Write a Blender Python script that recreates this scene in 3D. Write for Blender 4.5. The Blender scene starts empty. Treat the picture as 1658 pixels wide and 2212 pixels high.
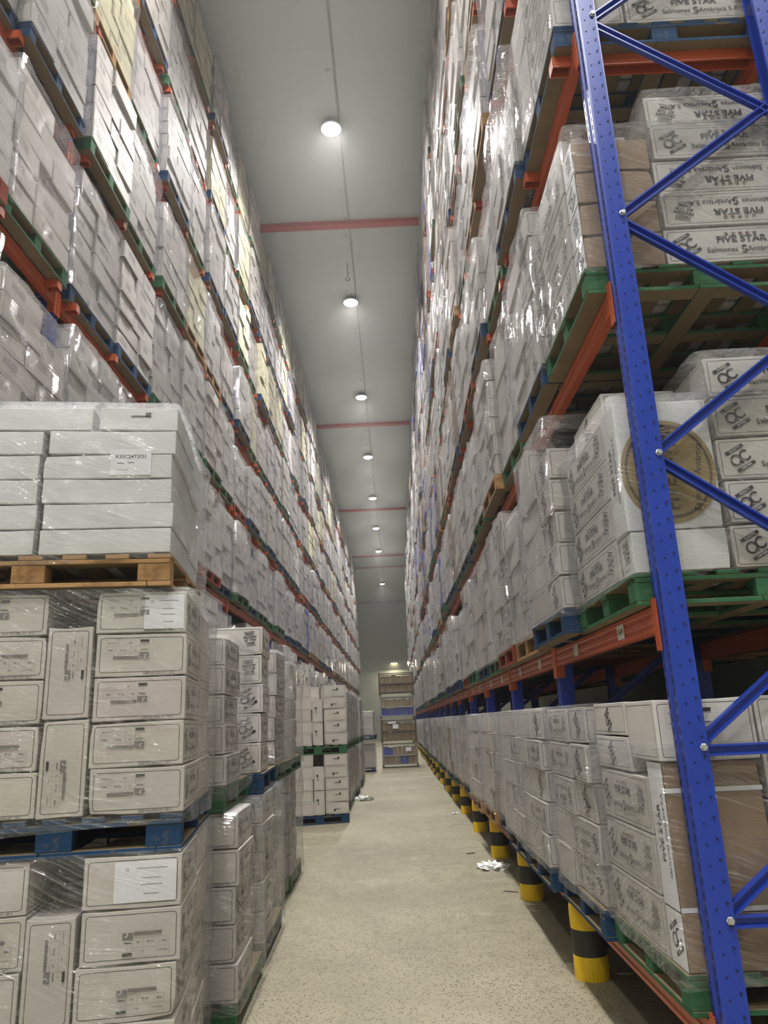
import bpy, bmesh, math, random
import numpy as np
from mathutils import Vector, Matrix

# ------------------------------------------------------------------ camera
CAMZ = 1.6
PITCH, ROLL, YAW = math.radians(15.8), math.radians(2.5), math.radians(0.3)
FPX, IW, IH = 1600.0, 1658, 2212
C = bpy.context.scene.collection
F = Vector((-math.sin(YAW)*math.cos(PITCH), math.cos(YAW)*math.cos(PITCH), math.sin(PITCH)))
R0 = Vector((math.cos(YAW), math.sin(YAW), 0)); U0 = R0.cross(F)
cR = math.cos(ROLL)*R0 - math.sin(ROLL)*U0
cU = math.sin(ROLL)*R0 + math.cos(ROLL)*U0
cam = bpy.data.cameras.new('camera'); camo = bpy.data.objects.new('camera', cam); C.objects.link(camo)
cam.sensor_fit = 'VERTICAL'; cam.sensor_height = 24; cam.lens = FPX/IH*24
cam.clip_start = 0.05; cam.clip_end = 200
camo.matrix_world = Matrix(((cR.x, cU.x, -F.x, 0), (cR.y, cU.y, -F.y, 0), (cR.z, cU.z, -F.z, CAMZ), (0, 0, 0, 1)))
bpy.context.scene.camera = camo
def project(p):
    v = Vector(p) - Vector((0, 0, CAMZ)); d = v.dot(F)
    if d < 0.1: return None
    return (IW/2 + FPX*v.dot(cR)/d, IH/2 - FPX*v.dot(cU)/d, d)

# ------------------------------------------------------------------ world, exposure, lamps' power
sc = bpy.context.scene
sc.view_settings.view_transform = 'Standard'; sc.view_settings.look = 'None'
sc.view_settings.gamma = 1.0; sc.view_settings.use_curve_mapping = False
sc.view_settings.exposure = 0.0
LAMP_W = 390.0
LAMP_COL = (1.0, 0.985, 0.965)
LAMP_X, LAMP_Y0, LAMP_STEP, CEIL = -0.76, 11.76, 6.17, 12.8
w = bpy.data.worlds.new('world'); sc.world = w; w.use_nodes = True
w.node_tree.nodes['Background'].inputs[0].default_value = (0.75, 0.8, 0.9, 1)
w.node_tree.nodes['Background'].inputs[1].default_value = 0.0
mist = w.node_tree.nodes.new('ShaderNodeVolumeScatter')      # thin cold-store mist
mist.inputs['Density'].default_value = 0.003; mist.inputs['Anisotropy'].default_value = 0.5
w.node_tree.links.new(mist.outputs[0], w.node_tree.nodes['World Output'].inputs['Volume'])
sc.cycles.max_bounces = 5; sc.cycles.diffuse_bounces = 4; sc.cycles.glossy_bounces = 2; sc.cycles.transmission_bounces = 2; sc.cycles.volume_bounces = 0; sc.cycles.transparent_max_bounces = 8
sc.cycles.use_adaptive_sampling = True; sc.cycles.adaptive_threshold = 0.1; sc.cycles.adaptive_min_samples = 12; sc.cycles.use_denoising = True
sc.cycles.sample_clamp_indirect = 4.0

rng = random.Random(7)
nrng = np.random.default_rng(7)

# ------------------------------------------------------------------ materials
def lin(r, g, b):
    f = lambda c: (c/255/12.92) if c/255 <= 0.04045 else ((c/255+0.055)/1.055)**2.4
    return (f(r), f(g), f(b), 1)
def newmat(name):
    m = bpy.data.materials.new(name); m.use_nodes = True
    nt = m.node_tree; nt.nodes.clear()
    out = nt.nodes.new('ShaderNodeOutputMaterial')
    return m, nt, out
class NT:
    def __init__(s, nt): s.nt = nt
    def n(s, t, **kw):
        nd = s.nt.nodes.new(t)
        for k, v in kw.items(): setattr(nd, k, v)
        return nd
    def val(s, sock, v):
        if isinstance(v, bpy.types.NodeSocket): s.nt.links.new(v, sock)
        else: sock.default_value = v
    def math(s, op, a, b=None, c=None, clamp=False):
        nd = s.n('ShaderNodeMath', operation=op, use_clamp=clamp)
        s.val(nd.inputs[0], a)
        if b is not None: s.val(nd.inputs[1], b)
        if c is not None: s.val(nd.inputs[2], c)
        return nd.outputs[0]
    def mix(s, fac, a, b, bt='MIX'):
        nd = s.n('ShaderNodeMix', data_type='RGBA', blend_type=bt)
        s.val(nd.inputs[0], fac); s.val(nd.inputs[6], a); s.val(nd.inputs[7], b)
        return nd.outputs[2]
    def noise(s, scale, detail=3, vec=None, rough=0.5):
        nd = s.n('ShaderNodeTexNoise'); nd.inputs['Scale'].default_value = scale
        nd.inputs['Detail'].default_value = detail; nd.inputs['Roughness'].default_value = rough
        if vec is not None: s.nt.links.new(vec, nd.inputs['Vector'])
        return nd.outputs[0]
    def coord(s, which='Object'): return s.n('ShaderNodeTexCoord').outputs[which]
    def mapping(s, vec, scale=(1,1,1), rot=(0,0,0), loc=(0,0,0)):
        nd = s.n('ShaderNodeMapping'); s.nt.links.new(vec, nd.inputs[0])
        nd.inputs['Scale'].default_value = scale; nd.inputs['Rotation'].default_value = rot; nd.inputs['Location'].default_value = loc
        return nd.outputs[0]
    def ramp(s, fac, stops):
        nd = s.n('ShaderNodeValToRGB'); s.val(nd.inputs[0], fac)
        el = nd.color_ramp.elements
        while len(el) < len(stops): el.new(0.5)
        for e, (p, c) in zip(el, stops):
            e.position = p; e.color = c if len(c) == 4 else (*c, 1)
        return nd.outputs[0]
    def bump(s, h, strength=0.3, dist=0.01):
        nd = s.n('ShaderNodeBump'); nd.inputs['Strength'].default_value = strength; nd.inputs['Distance'].default_value = dist
        s.val(nd.inputs['Height'], h); return nd.outputs[0]
    def bsdf(s, col, rough, normal=None, metallic=0.0, spec=0.5):
        nd = s.n('ShaderNodeBsdfPrincipled'); s.val(nd.inputs['Base Color'], col); s.val(nd.inputs['Roughness'], rough)
        nd.inputs['Metallic'].default_value = metallic; nd.inputs['Specular IOR Level'].default_value = spec
        if normal is not None: s.nt.links.new(normal, nd.inputs['Normal'])
        return nd.outputs[0]
g4 = lambda v: (v, v, v, 1)

def mat_plain(name, col, rough=0.5, nscale=8, amt=0.15, metallic=0.0, bumpamt=0.0, spec=0.5):
    m, nt, out = newmat(name); t = NT(nt)
    n = t.noise(nscale, 4, t.coord())
    dark = tuple(c*(1-amt) for c in col[:3]) + (1,); light = tuple(min(1, c*(1+amt)) for c in col[:3]) + (1,)
    c = t.mix(n, dark, light)
    nm = t.bump(t.noise(nscale*6, 3, t.coord()), bumpamt, 0.004) if bumpamt else None
    nt.links.new(t.bsdf(c, rough, nm, metallic, spec), out.inputs[0]); return m
def mat_carton():
    m, nt, out = newmat('printed_cardboard'); t = NT(nt)
    at = t.n('ShaderNodeAttribute', attribute_name='tint')
    um = t.n('ShaderNodeUVMap', uv_map='face_m').outputs[0]; uh = t.n('ShaderNodeUVMap', uv_map='face_h').outputs[0]
    sm = t.n('ShaderNodeSeparateXYZ'); nt.links.new(um, sm.inputs[0])
    sh = t.n('ShaderNodeSeparateXYZ'); nt.links.new(uh, sh.inputs[0])
    u, v, hw, hh = sm.outputs[0], sm.outputs[1], sh.outputs[0], sh.outputs[1]
    r = 0.012; ins = 0.018
    qx = t.math('ADD', t.math('SUBTRACT', t.math('ABSOLUTE', u), hw), ins + r)
    qy = t.math('ADD', t.math('SUBTRACT', t.math('ABSOLUTE', v), hh), ins + r)
    mx, my = t.math('MAXIMUM', qx, 0.0), t.math('MAXIMUM', qy, 0.0)
    ln = t.math('SQRT', t.math('ADD', t.math('MULTIPLY', mx, mx), t.math('MULTIPLY', my, my)))
    sd = t.math('SUBTRACT', t.math('ADD', ln, t.math('MINIMUM', t.math('MAXIMUM', qx, qy), 0.0)), r)
    line = t.math('LESS_THAN', t.math('ABSOLUTE', sd), 0.0017)
    a = at.outputs['Alpha']
    line = t.math('MULTIPLY', line, t.math('GREATER_THAN', a, 0.25))
    # small blocks of print inside the frame
    bu, bv = t.math('DIVIDE', u, hw), t.math('DIVIDE', v, hh)
    box = t.math('MULTIPLY', t.math('LESS_THAN', t.math('ABSOLUTE', t.math('ADD', bu, 0.3)), 0.33),
                 t.math('LESS_THAN', t.math('ABSOLUTE', t.math('SUBTRACT', bv, 0.2)), 0.38))
    comb = t.n('ShaderNodeCombineXYZ'); nt.links.new(t.math('MULTIPLY', u, 90.0), comb.inputs[0]); nt.links.new(t.math('FLOOR', t.math('MULTIPLY', v, 70.0)), comb.inputs[1])
    obn = t.noise(1.0, 2, comb.outputs[0], 0.7)
    rows = t.math('GREATER_THAN', t.math('FRACT', t.math('MULTIPLY', v, 70.0)), 0.45)
    blob = t.math('MULTIPLY', t.math('MULTIPLY', box, t.math('GREATER_THAN', obn, 0.47)), rows)
    blob = t.math('MULTIPLY', blob, t.math('GREATER_THAN', a, 0.75))
    ink = t.math('MAXIMUM', line, blob)
    ob = t.coord()
    fl = t.noise(9, 5, ob)
    base = t.mix(0.5, at.outputs['Color'], t.mix(fl, g4(0.82), g4(1.12)), 'MULTIPLY')
    base = t.mix(1.0, at.outputs['Color'], t.mix(fl, g4(0.88), g4(1.08)), 'MULTIPLY')
    col = t.mix(t.math('MULTIPLY', ink, 0.88), base, lin(60, 52, 50))
    corr = t.n('ShaderNodeTexWave', wave_type='BANDS', bands_direction='Z'); corr.inputs['Scale'].default_value = 40; corr.inputs['Distortion'].default_value = 0.6
    nt.links.new(ob, corr.inputs[0])
    h = t.math('ADD', t.math('MULTIPLY', corr.outputs[1], 0.10), t.noise(6, 4, ob))
    nt.links.new(t.bsdf(col, 0.55, t.bump(h, 0.18, 0.012), spec=0.3), out.inputs[0]); return m
def mat_film():
    m, nt, out = newmat('stretch_film'); t = NT(nt)
    ob = t.coord()
    sx = t.n('ShaderNodeSeparateXYZ'); nt.links.new(ob, sx.inputs[0])
    big = t.noise(1.3, 2, ob)
    zz = t.math('ADD', sx.outputs[2], t.math('ADD', t.math('MULTIPLY', t.math('ADD', sx.outputs[0], sx.outputs[1]), 0.33), t.math('MULTIPLY', big, 0.35)))
    cb = t.n('ShaderNodeCombineXYZ')
    nt.links.new(t.math('MULTIPLY', sx.outputs[0], 1.6), cb.inputs[0]); nt.links.new(t.math('MULTIPLY', sx.outputs[1], 1.6), cb.inputs[1]); nt.links.new(t.math('MULTIPLY', zz, 64.0), cb.inputs[2])
    streak = t.noise(1.0, 4, cb.outputs[0], 0.6)
    fold = t.noise(11.0, 3, t.mapping(ob, (1, 1, 0.4)), 0.6)
    h = t.math('ADD', t.math('MULTIPLY', streak, 1.0), t.math('MULTIPLY', fold, 1.0))
    nm = t.bump(h, 1.0, 0.026)
    gl = t.n('ShaderNodeBsdfGlossy'); gl.inputs['Roughness'].default_value = 0.07; gl.inputs['Color'].default_value = g4(1); nt.links.new(nm, gl.inputs['Normal'])
    df = t.n('ShaderNodeBsdfDiffuse'); df.inputs['Color'].default_value = (0.80, 0.80, 0.82, 1); nt.links.new(nm, df.inputs['Normal'])
    tr = t.n('ShaderNodeBsdfTransparent'); tr.inputs['Color'].default_value = (0.985, 0.985, 0.985, 1)
    m1 = t.n('ShaderNodeMixShader'); m1.inputs[0].default_value = 0.30; nt.links.new(gl.outputs[0], m1.inputs[1]); nt.links.new(df.outputs[0], m1.inputs[2])
    fr = t.n('ShaderNodeFresnel'); fr.inputs[0].default_value = 1.45; nt.links.new(nm, fr.inputs['Normal'])
    st = t.n('ShaderNodeMapRange'); nt.links.new(streak, st.inputs[0]); st.inputs[1].default_value = 0.5; st.inputs[2].default_value = 0.72
    fac = t.math('ADD', t.math('ADD', 0.05, t.math('MULTIPLY', fr.outputs[0], 0.42)), t.math('MULTIPLY', st.outputs[0], 0.30), clamp=True)
    m2 = t.n('ShaderNodeMixShader'); nt.links.new(fac, m2.inputs[0]); nt.links.new(tr.outputs[0], m2.inputs[1]); nt.links.new(m1.outputs[0], m2.inputs[2])
    nt.links.new(m2.outputs[0], out.inputs[0]); return m
def mat_wood(name, col, raw, wear):
    m, nt, out = newmat(name); t = NT(nt)
    ob = t.coord()
    grain = t.noise(3.0, 5, t.mapping(ob, (2, 2, 14)), 0.6)
    patch = t.noise(4.5, 5, ob, 0.65)
    wr = t.n('ShaderNodeMapRange'); nt.links.new(patch, wr.inputs[0]); wr.inputs[1].default_value = 0.62-wear; wr.inputs[2].default_value = 0.72-wear
    c = t.mix(wr.outputs[0], col, raw)
    geo = t.n('ShaderNodeNewGeometry'); sz = t.n('ShaderNodeSeparateXYZ'); nt.links.new(geo.outputs['Normal'], sz.inputs[0])
    c = t.mix(t.math('GREATER_THAN', t.math('ABSOLUTE', sz.outputs[2]), 0.7), c, lin(128, 112, 84))   # boards are painted on their edges only
    c = t.mix(1.0, c, t.mix(grain, g4(0.6), g4(1.25)), 'MULTIPLY')
    nt.links.new(t.bsdf(c, 0.75, t.bump(grain, 0.4, 0.004), spec=0.25), out.inputs[0]); return m
def mat_floor():
    m, nt, out = newmat('polished_concrete'); t = NT(nt)
    ob = t.coord()
    big = t.noise(0.55, 6, ob, 0.6); mid = t.noise(5, 5, ob, 0.6)
    vo = t.n('ShaderNodeTexVoronoi'); vo.inputs['Scale'].default_value = 62; nt.links.new(t.mapping(ob, (1, 1.0, 1)), vo.inputs['Vector'])
    pick = t.n('ShaderNodeSeparateColor'); nt.links.new(vo.outputs['Color'], pick.inputs[0])
    dens = t.noise(1.1, 3, ob)
    sp = t.math('MULTIPLY', t.math('LESS_THAN', vo.outputs['Distance'], 0.40), t.math('LESS_THAN', pick.outputs[0], t.math('MULTIPLY', dens, 0.95)))
    speck = t.mix(pick.outputs[1], lin(58, 54, 46), lin(112, 96, 84))
    base = t.ramp(big, [(0.3, lin(128, 121, 100)), (0.5, lin(144, 137, 114)), (0.72, lin(158, 151, 127))])
    base = t.mix(1.0, base, t.mix(mid, g4(0.86), g4(1.1)), 'MULTIPLY')
    c = t.mix(t.math('MULTIPLY', sp, 0.8), base, speck)
    # light scuffed dust patches
    du = t.ramp(t.noise(1.6, 6, t.mapping(ob, (1, 0.5, 1)), 0.7), [(0.6, g4(0)), (0.72, g4(1))])
    c = t.mix(t.math('MULTIPLY', du, 0.22), c, lin(214, 210, 192))
    rg = t.ramp(mid, [(0.3, g4(0.38)), (0.7, g4(0.62))])
    nt.links.new(t.bsdf(c, rg, t.bump(mid, 0.08, 0.005), spec=0.4), out.inputs[0]); return m
def mat_panel(name, c1, c2, rough=0.5):
    m, nt, out = newmat(name); t = NT(nt)
    ob = t.coord()
    n = t.noise(0.25, 3, ob)
    seam = t.math('LESS_THAN', t.math('FRACT', t.math('MULTIPLY', sep_y(t, ob), 1/1.12)), 0.006)
    c = t.mix(n, c1, c2); c = t.mix(t.math('MULTIPLY', seam, 0.12), c, lin(90, 90, 85))
    nt.links.new(t.bsdf(c, rough, spec=0.3), out.inputs[0]); return m
def sep_y(t, ob):
    s = t.n('ShaderNodeSeparateXYZ'); t.nt.links.new(ob, s.inputs[0]); return s.outputs[1]
def mat_emit(name, col, st):
    m, nt, out = newmat(name); t = NT(nt)
    e = t.n('ShaderNodeEmission'); e.inputs[0].default_value = col; e.inputs[1].default_value = st
    nt.links.new(e.outputs[0], out.inputs[0]); return m
M = dict(
    carton=mat_carton(), film=mat_film(), floor=mat_floor(),
    ceiling=mat_panel('ceiling_panel', lin(190, 197, 194), lin(200, 206, 203)),
    wall=mat_panel('wall_panel', lin(190, 195, 186), lin(200, 204, 196)),
    blue=mat_plain('blue_rack_paint', lin(34, 60, 158), 0.32, 5, 0.18, bumpamt=0.05),
    orange=mat_plain('orange_beam_paint', lin(178, 80, 40), 0.42, 5, 0.22, bumpamt=0.05),
    redbeam=mat_plain('red_steel', lin(178, 78, 66), 0.5),
    yellow=mat_plain('yellow_plastic', lin(232, 190, 22), 0.42, 9, 0.12),
    black=mat_plain('black_band', lin(50, 48, 42), 0.6, 9, 0.2),
    hole=mat_plain('punched_hole', lin(22, 26, 60), 0.8),
    bolt=mat_plain('zinc_bolt', lin(200, 200, 195), 0.35, metallic=0.7),
    plate=mat_plain('white_label_plate', lin(205, 200, 190), 0.5),
    paper=mat_plain('label_paper', lin(226, 226, 230), 0.5, amt=0.05),
    ink=mat_plain('print_ink', lin(44, 38, 38), 0.6),
    inkgrey=mat_plain('grey_print_ink', lin(120, 114, 112), 0.6),
    inkbrown=mat_plain('brown_star_ink', lin(104, 82, 68), 0.6),
    gold=mat_plain('gold_print', lin(150, 130, 84), 0.4, 20, 0.35),
    goldd=mat_plain('brown_print', lin(92, 76, 56), 0.5, 12, 0.3),
    tape=mat_plain('white_tape', lin(196, 190, 182), 0.4),
    steel=mat_plain('galvanised_steel', lin(168, 166, 158), 0.45, 12, 0.2, metallic=0.3),
    rust=mat_plain('dark_steel', lin(96, 84, 72), 0.6, 12, 0.3),
    lamp_house=mat_plain('lamp_housing', lin(190, 190, 190), 0.4),
    scrap=mat_plain('crumpled_film', lin(225, 225, 222), 0.3, 20, 0.2, bumpamt=0.6),
    teal=mat_plain('teal_cloth', lin(70, 130, 120), 0.7),
)
PAL = dict(blue=mat_wood('blue_painted_wood', lin(30, 62, 96), lin(104, 92, 70), 0.02),
           green=mat_wood('green_painted_wood', lin(54, 100, 68), lin(104, 98, 70), 0.02),
           wood=mat_wood('raw_pallet_wood', lin(176, 136, 92), lin(140, 106, 70), 0.1),
           red=mat_wood('red_painted_wood', lin(150, 66, 48), lin(120, 84, 60), 0.02))

# ------------------------------------------------------------------ helpers
def link_mesh(name, me, parent=None, loc=None, rz=None):
    o = bpy.data.objects.new(name, me); C.objects.link(o)
    if parent is not None: o.parent = parent
    if loc is not None: o.location = loc
    if rz is not None: o.rotation_euler = (0, 0, rz)
    return o
def tag(o, label, cat, group=None, kind=None):
    o['label'] = label; o['category'] = cat
    if group: o['group'] = group
    if kind: o['kind'] = kind
    return o
def struct(o): o['kind'] = 'structure'; return o
def empty(name, loc, rz=0):
    o = bpy.data.objects.new(name, None); C.objects.link(o); o.location = loc; o.rotation_euler = (0, 0, rz); o.empty_display_size = 0.1; return o
class MB:
    """collects polygons for one mesh"""
    def __init__(s): s.v = []; s.f = []; s.mi = []
    def poly(s, vs, fs, mi=0):
        b = len(s.v); s.v += [tuple(p) for p in vs]
        s.f += [tuple(i+b for i in f) for f in fs]; s.mi += [mi]*len(fs)
    def box(s, x0, x1, y0, y1, z0, z1, mi=0):
        s.poly([(x0,y0,z0),(x1,y0,z0),(x1,y1,z0),(x0,y1,z0),(x0,y0,z1),(x1,y0,z1),(x1,y1,z1),(x0,y1,z1)],
               [(0,3,2,1),(4,5,6,7),(0,1,5,4),(1,2,6,5),(2,3,7,6),(3,0,4,7)], mi)
    def extrude(s, prof, p0, p1, up, mi=0):
        """profile [(a,b)] swept from p0 to p1; a along side axis, b along up axis"""
        p0, p1 = Vector(p0), Vector(p1); d = (p1-p0).normalized(); up = Vector(up); up = (up - d*up.dot(d)).normalized(); sd = d.cross(up)
        n = len(prof); vs = [p0+sd*a+up*b for a, b in prof] + [p1+sd*a+up*b for a, b in prof]
        fs = [(i, (i+1) % n, n+(i+1) % n, n+i) for i in range(n)] + [tuple(range(n))[::-1], tuple(range(n, 2*n))]
        s.poly(vs, fs, mi)
    def cyl(s, c, r0, r1, z0, z1, n=24, mi=0, caps=True):
        vs = [(c[0]+r0*math.cos(2*math.pi*i/n), c[1]+r0*math.sin(2*math.pi*i/n), z0) for i in range(n)] + [(c[0]+r1*math.cos(2*math.pi*i/n), c[1]+r1*math.sin(2*math.pi*i/n), z1) for i in range(n)]
        fs = [(i, (i+1) % n, n+(i+1) % n, n+i) for i in range(n)]
        if caps: fs += [tuple(range(n))[::-1], tuple(range(n, 2*n))]
        s.poly(vs, fs, mi)
    def mesh(s, name, mats, bevel=0, smooth=False):
        me = bpy.data.meshes.new(name); me.from_pydata(s.v, [], s.f)
        if not isinstance(mats, (list, tuple)): mats = [mats]
        for m in mats: me.materials.append(m)
        if len(mats) > 1: me.polygons.foreach_set('material_index', s.mi)
        bm = bmesh.new(); bm.from_mesh(me); bmesh.ops.recalc_face_normals(bm, faces=bm.faces)
        if bevel:
            ed = [e for e in bm.edges if len(e.link_faces) == 2 and e.calc_face_angle(0) > 0.8]
            bmesh.ops.bevel(bm, geom=ed, offset=bevel, segments=2, affect='EDGES', profile=0.5)
        bm.to_mesh(me); bm.free()
        if smooth:
            for p in me.polygons: p.use_smooth = True
        me.update(); return me
def obj(name, mb, mats, parent=None, loc=None, rz=None, bevel=0, smooth=False):
    return link_mesh(name, mb.mesh(name, mats, bevel, smooth), parent, loc, rz)
ORD = ['first','second','third','fourth','fifth','sixth','seventh','eighth','ninth','tenth','eleventh','twelfth','thirteenth','fourteenth','fifteenth','sixteenth','seventeenth','eighteenth','nineteenth','twentieth','twenty-first','twenty-second','twenty-third','twenty-fourth','twenty-fifth','twenty-sixth','twenty-seventh','twenty-eighth','twenty-ninth','thirtieth']
def ordinal(i):
    if i < 30: return ORD[i]
    t = ['thirty','forty','fifty'][(i-30+0)//10] if (i+1) % 10 else None
    n = i+1
    tens = {3:'thirty',4:'forty',5:'fifty'}[n//10]; u = n % 10
    return {3:'thirtieth',4:'fortieth',5:'fiftieth'}[n//10] if u == 0 else tens + '-' + ORD[u-1]

# ------------------------------------------------------------------ room shell
def slab(name, x0, x1, y0, y1, z0, z1, mat):
    mb = MB(); mb.box(x0, x1, y0, y1, z0, z1); return struct(obj(name, mb, mat))
X0, X1, Y0, Y1 = -9.0, 9.0, -9.0, 71.5
slab('floor', X0, X1, Y0, Y1, -0.2, 0, M['floor'])
slab('ceiling', X0, X1, Y0, Y1, CEIL, CEIL+0.2, M['ceiling'])
slab('wall_far', X0, X1, Y1, Y1+0.2, 0, CEIL, M['wall'])
slab('wall_near', X0, X1, Y0-0.2, Y0, 0, CEIL, M['wall'])
slab('wall_left', X0-0.2, X0, Y0, Y1, 0, CEIL, M['wall'])
slab('wall_right', X1, X1+0.2, Y0, Y1, 0, CEIL, M['wall'])
for i, y in enumerate((2.6, 14.74, 26.83, 38.87, 50.65, 54.6, 71.2)):
    slab('trim_%d' % (i+1), X0, X1, y-0.09, y+0.09, CEIL-0.1, CEIL, M['redbeam'])

# ------------------------------------------------------------------ lamps
def lathe(prof, n=28):
    mb = MB(); k = len(prof)
    vs = [(r*math.cos(2*math.pi*j/n), r*math.sin(2*math.pi*j/n), z) for r, z in prof for j in range(n)]
    fs = [(a*n+j, a*n+(j+1) % n, (a+1)*n+(j+1) % n, (a+1)*n+j) for a in range(k-1) for j in range(n)]
    mb.poly(vs, fs); return mb
house = lathe([(0.03, 0), (0.10, -0.01), (0.13, -0.06), (0.2, -0.10), (0.205, -0.14), (0.19, -0.14)]).mesh('lamp_housing', M['lamp_house'], smooth=True)
glow = mat_emit('lamp_glow', (1.0, 0.97, 0.92, 1), 30.0)
diff = lathe([(0.19, -0.135), (0.16, -0.165), (0.09, -0.185), (0.001, -0.19)]).mesh('diffuser', glow, smooth=True)
area = bpy.data.lights.new('lamp_light', 'AREA'); area.shape = 'DISK'; area.size = 0.38; area.energy = LAMP_W; area.color = LAMP_COL; area.spread = math.radians(128)
k = 0
for i in range(-3, 9):
    if i == 7: continue
    y = LAMP_Y0 + LAMP_STEP*i
    e = empty('high_bay_lamp', (LAMP_X + 0.004*i, y, CEIL))
    if i < 0: lab = 'round high bay lamp on the ceiling behind the viewer, %s nearer row' % ordinal(-i-1)
    elif i == 0: lab = 'largest round high bay lamp glowing on the ceiling, nearest of the row'
    elif i == 8: lab = 'smallest round lamp glowing on the ceiling close to the far wall'
    else: lab = 'round high bay lamp on the ceiling, %s from the viewer' % ordinal(i)
    tag(e, lab, 'lamp', 'high bay lamps along the ceiling')
    link_mesh('housing', house, e); link_mesh('diffuser', diff, e)
    lo = bpy.data.objects.new('lamp_light', area); C.objects.link(lo); lo.parent = e; lo.location = (0, 0, -0.2)
for xx, lab in ((-5.2, 'added round fill lamp over the cross aisle, behind the viewer to the left'), (3.6, 'added round fill lamp over the cross aisle, behind the viewer to the right')):  # unseen lamps added to brighten the faces turned towards the viewer
    e = empty('high_bay_lamp', (xx, -3.2, CEIL)); tag(e, lab, 'lamp', 'high bay lamps along the ceiling')
    link_mesh('housing', house, e); link_mesh('diffuser', diff, e)
    lo = bpy.data.objects.new('lamp_light', area); C.objects.link(lo); lo.parent = e; lo.location = (0, 0, -0.2)
# conduit with clips
e = empty('ceiling_conduit', (0, 0, 0)); tag(e, 'thin grey cable conduit running along the ceiling beside the lamps', 'conduit')
mb = MB()
for a, b in zip(range(-8, 70, 6), range(-2, 76, 6)):
    mb.extrude([(0.012*math.cos(t*math.pi/4), 0.012*math.sin(t*math.pi/4)) for t in range(8)], (-0.60, a, CEIL-0.02), (-0.60, min(b, 71), CEIL-0.02), (0, 0, 1))
obj('tube', mb, M['steel'], e)
clip = lathe([(0.001, 0), (0.035, 0), (0.035, -0.02), (0.001, -0.03)], 12).mesh('clip', M['lamp_house'])
for k in range(22): link_mesh('clip', clip, e, (-0.72, 9.0+1.55*k, CEIL))
e2 = MB(); e2.extrude([(0.008, 0), (0, 0.008), (-0.008, 0), (0, -0.008)], (-0.74, 16.3, CEIL-0.0), (-0.74, 16.3, CEIL-0.42), (0, 1, 0))
for k in range(6):
    a0, a1 = k*math.pi/3.4, (k+1)*math.pi/3.4
    e2.extrude([(0.008, 0), (0, 0.008), (-0.008, 0), (0, -0.008)], (-0.74+0.05*math.sin(a0), 16.3, CEIL-0.47+0.05*math.cos(a0)), (-0.74+0.05*math.sin(a1), 16.3, CEIL-0.47+0.05*math.cos(a1)), (0, 1, 0))
tag(obj('hanging_hook', e2, M['rust']), 'small dark hook hanging from the ceiling just before the second lamp', 'hook')
# far wall fixture
e = empty('wall_floodlight', (-0.05, Y1, 7.0)); tag(e, 'small floodlight on the far wall above the cages', 'lamp')
mb = MB(); mb.box(-0.35, 0.35, -0.35, 0, -0.1, 0.15); obj('housing', mb, M['lamp_house'], e, bevel=0.02)
mb = MB(); mb.box(-0.28, 0.28, -0.32, -0.04, -0.13, -0.101); obj('diffuser', mb, mat_emit('flood_glow', (1, 0.85, 0.5, 1), 6), e)
fl = bpy.data.lights.new('flood_light', 'AREA'); fl.size = 0.5; fl.energy = 160; fl.color = (1, 0.88, 0.58)
lo = bpy.data.objects.new('flood_light', fl); C.objects.link(lo); lo.parent = e; lo.location = (0, -0.7, -0.2); lo.rotation_euler = (math.radians(-35), 0, 0)

# ------------------------------------------------------------------ racks
LEV_R = [0.47, 2.03, 3.57, 5.10, 6.60, 8.08, 9.56, 11.04]
LEV_L = [0.47, 2.03, 3.57, 5.10, 6.60, 8.08, 9.56, 11.04]
LEVN = ['lowest', 'second', 'third', 'fourth', 'fifth', 'sixth', 'seventh', 'top']
NB, BAY = 24, 2.15
YF = {'right': 3.15, 'left': 3.20}
def rx(side, d):   # distance behind the rack's aisle face -> X
    return 1.13 + d if side == 'right' else -2.65 - d
TOP = 11.6
def post_mesh(side, front=True):
    s = 1 if side == 'right' else -1
    if not front: s = -s
    # profile in (x,y): aisle face at x=0 with a groove, open to the back
    p = [(0,-.05),(0,-.02),(.012,-.014),(.012,.014),(0,.02),(0,.05),(.012,.05),(.095,.044),(.10,.044),(.10,.03),(.09,.03),(.088,.036),(.02,.04),(.02,-.04),(.088,-.036),(.09,-.03),(.10,-.03),(.10,-.044),(.095,-.044),(.012,-.05)]
    mb = MB(); n = len(p)
    vs = [(s*a, b, 0.02) for a, b in p] + [(s*a, b, TOP) for a, b in p]
    fs = [(i, (i+1) % n, n+(i+1) % n, n+i) for i in range(n)]
    mb.poly(vs, fs); mb.box(min(-.005*s, .1*s), max(-.005*s, .1*s), -.054, .054, 0, .02)
    return mb.mesh('post', M['blue'])
def holes_mesh(side, front=True):
    s = 1 if side == 'right' else -1
    if not front: s = -s
    mb = MB(); z = 0.1
    while z < 7.4:
        for yy in (-.034, .034):     # slots on the aisle face
            mb.box(min(-.0008*s, .0*s), max(-.0008*s, 0), yy-.004, yy+.004, z, z+.03)
        z += 0.05
    z = 0.12
    def disc(cx, cz, r, sgn):
        vs = [(s*cx + r*math.cos(a*math.pi/4), sgn*-.0492 - 0*sgn, cz + r*math.sin(a*math.pi/4)) for a in range(8)]
        vs = [(x, y + (-.0012 if sgn > 0 else .0012), zz) for x, y, zz in vs]
        mb.poly(vs, [tuple(range(8))])
    while z < 7.4:
        disc(.034, z, .0042, 1); disc(.078, z+.02, .0055, 1)
        z += 0.075
    return mb.mesh('slot_holes', M['hole'])
POST = {(s, f): post_mesh(s, f) for s in ('left', 'right') for f in (True, False)}
HOLE = {(s, f): holes_mesh(s, f) for s in ('left', 'right') for f in (True, False)}
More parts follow.
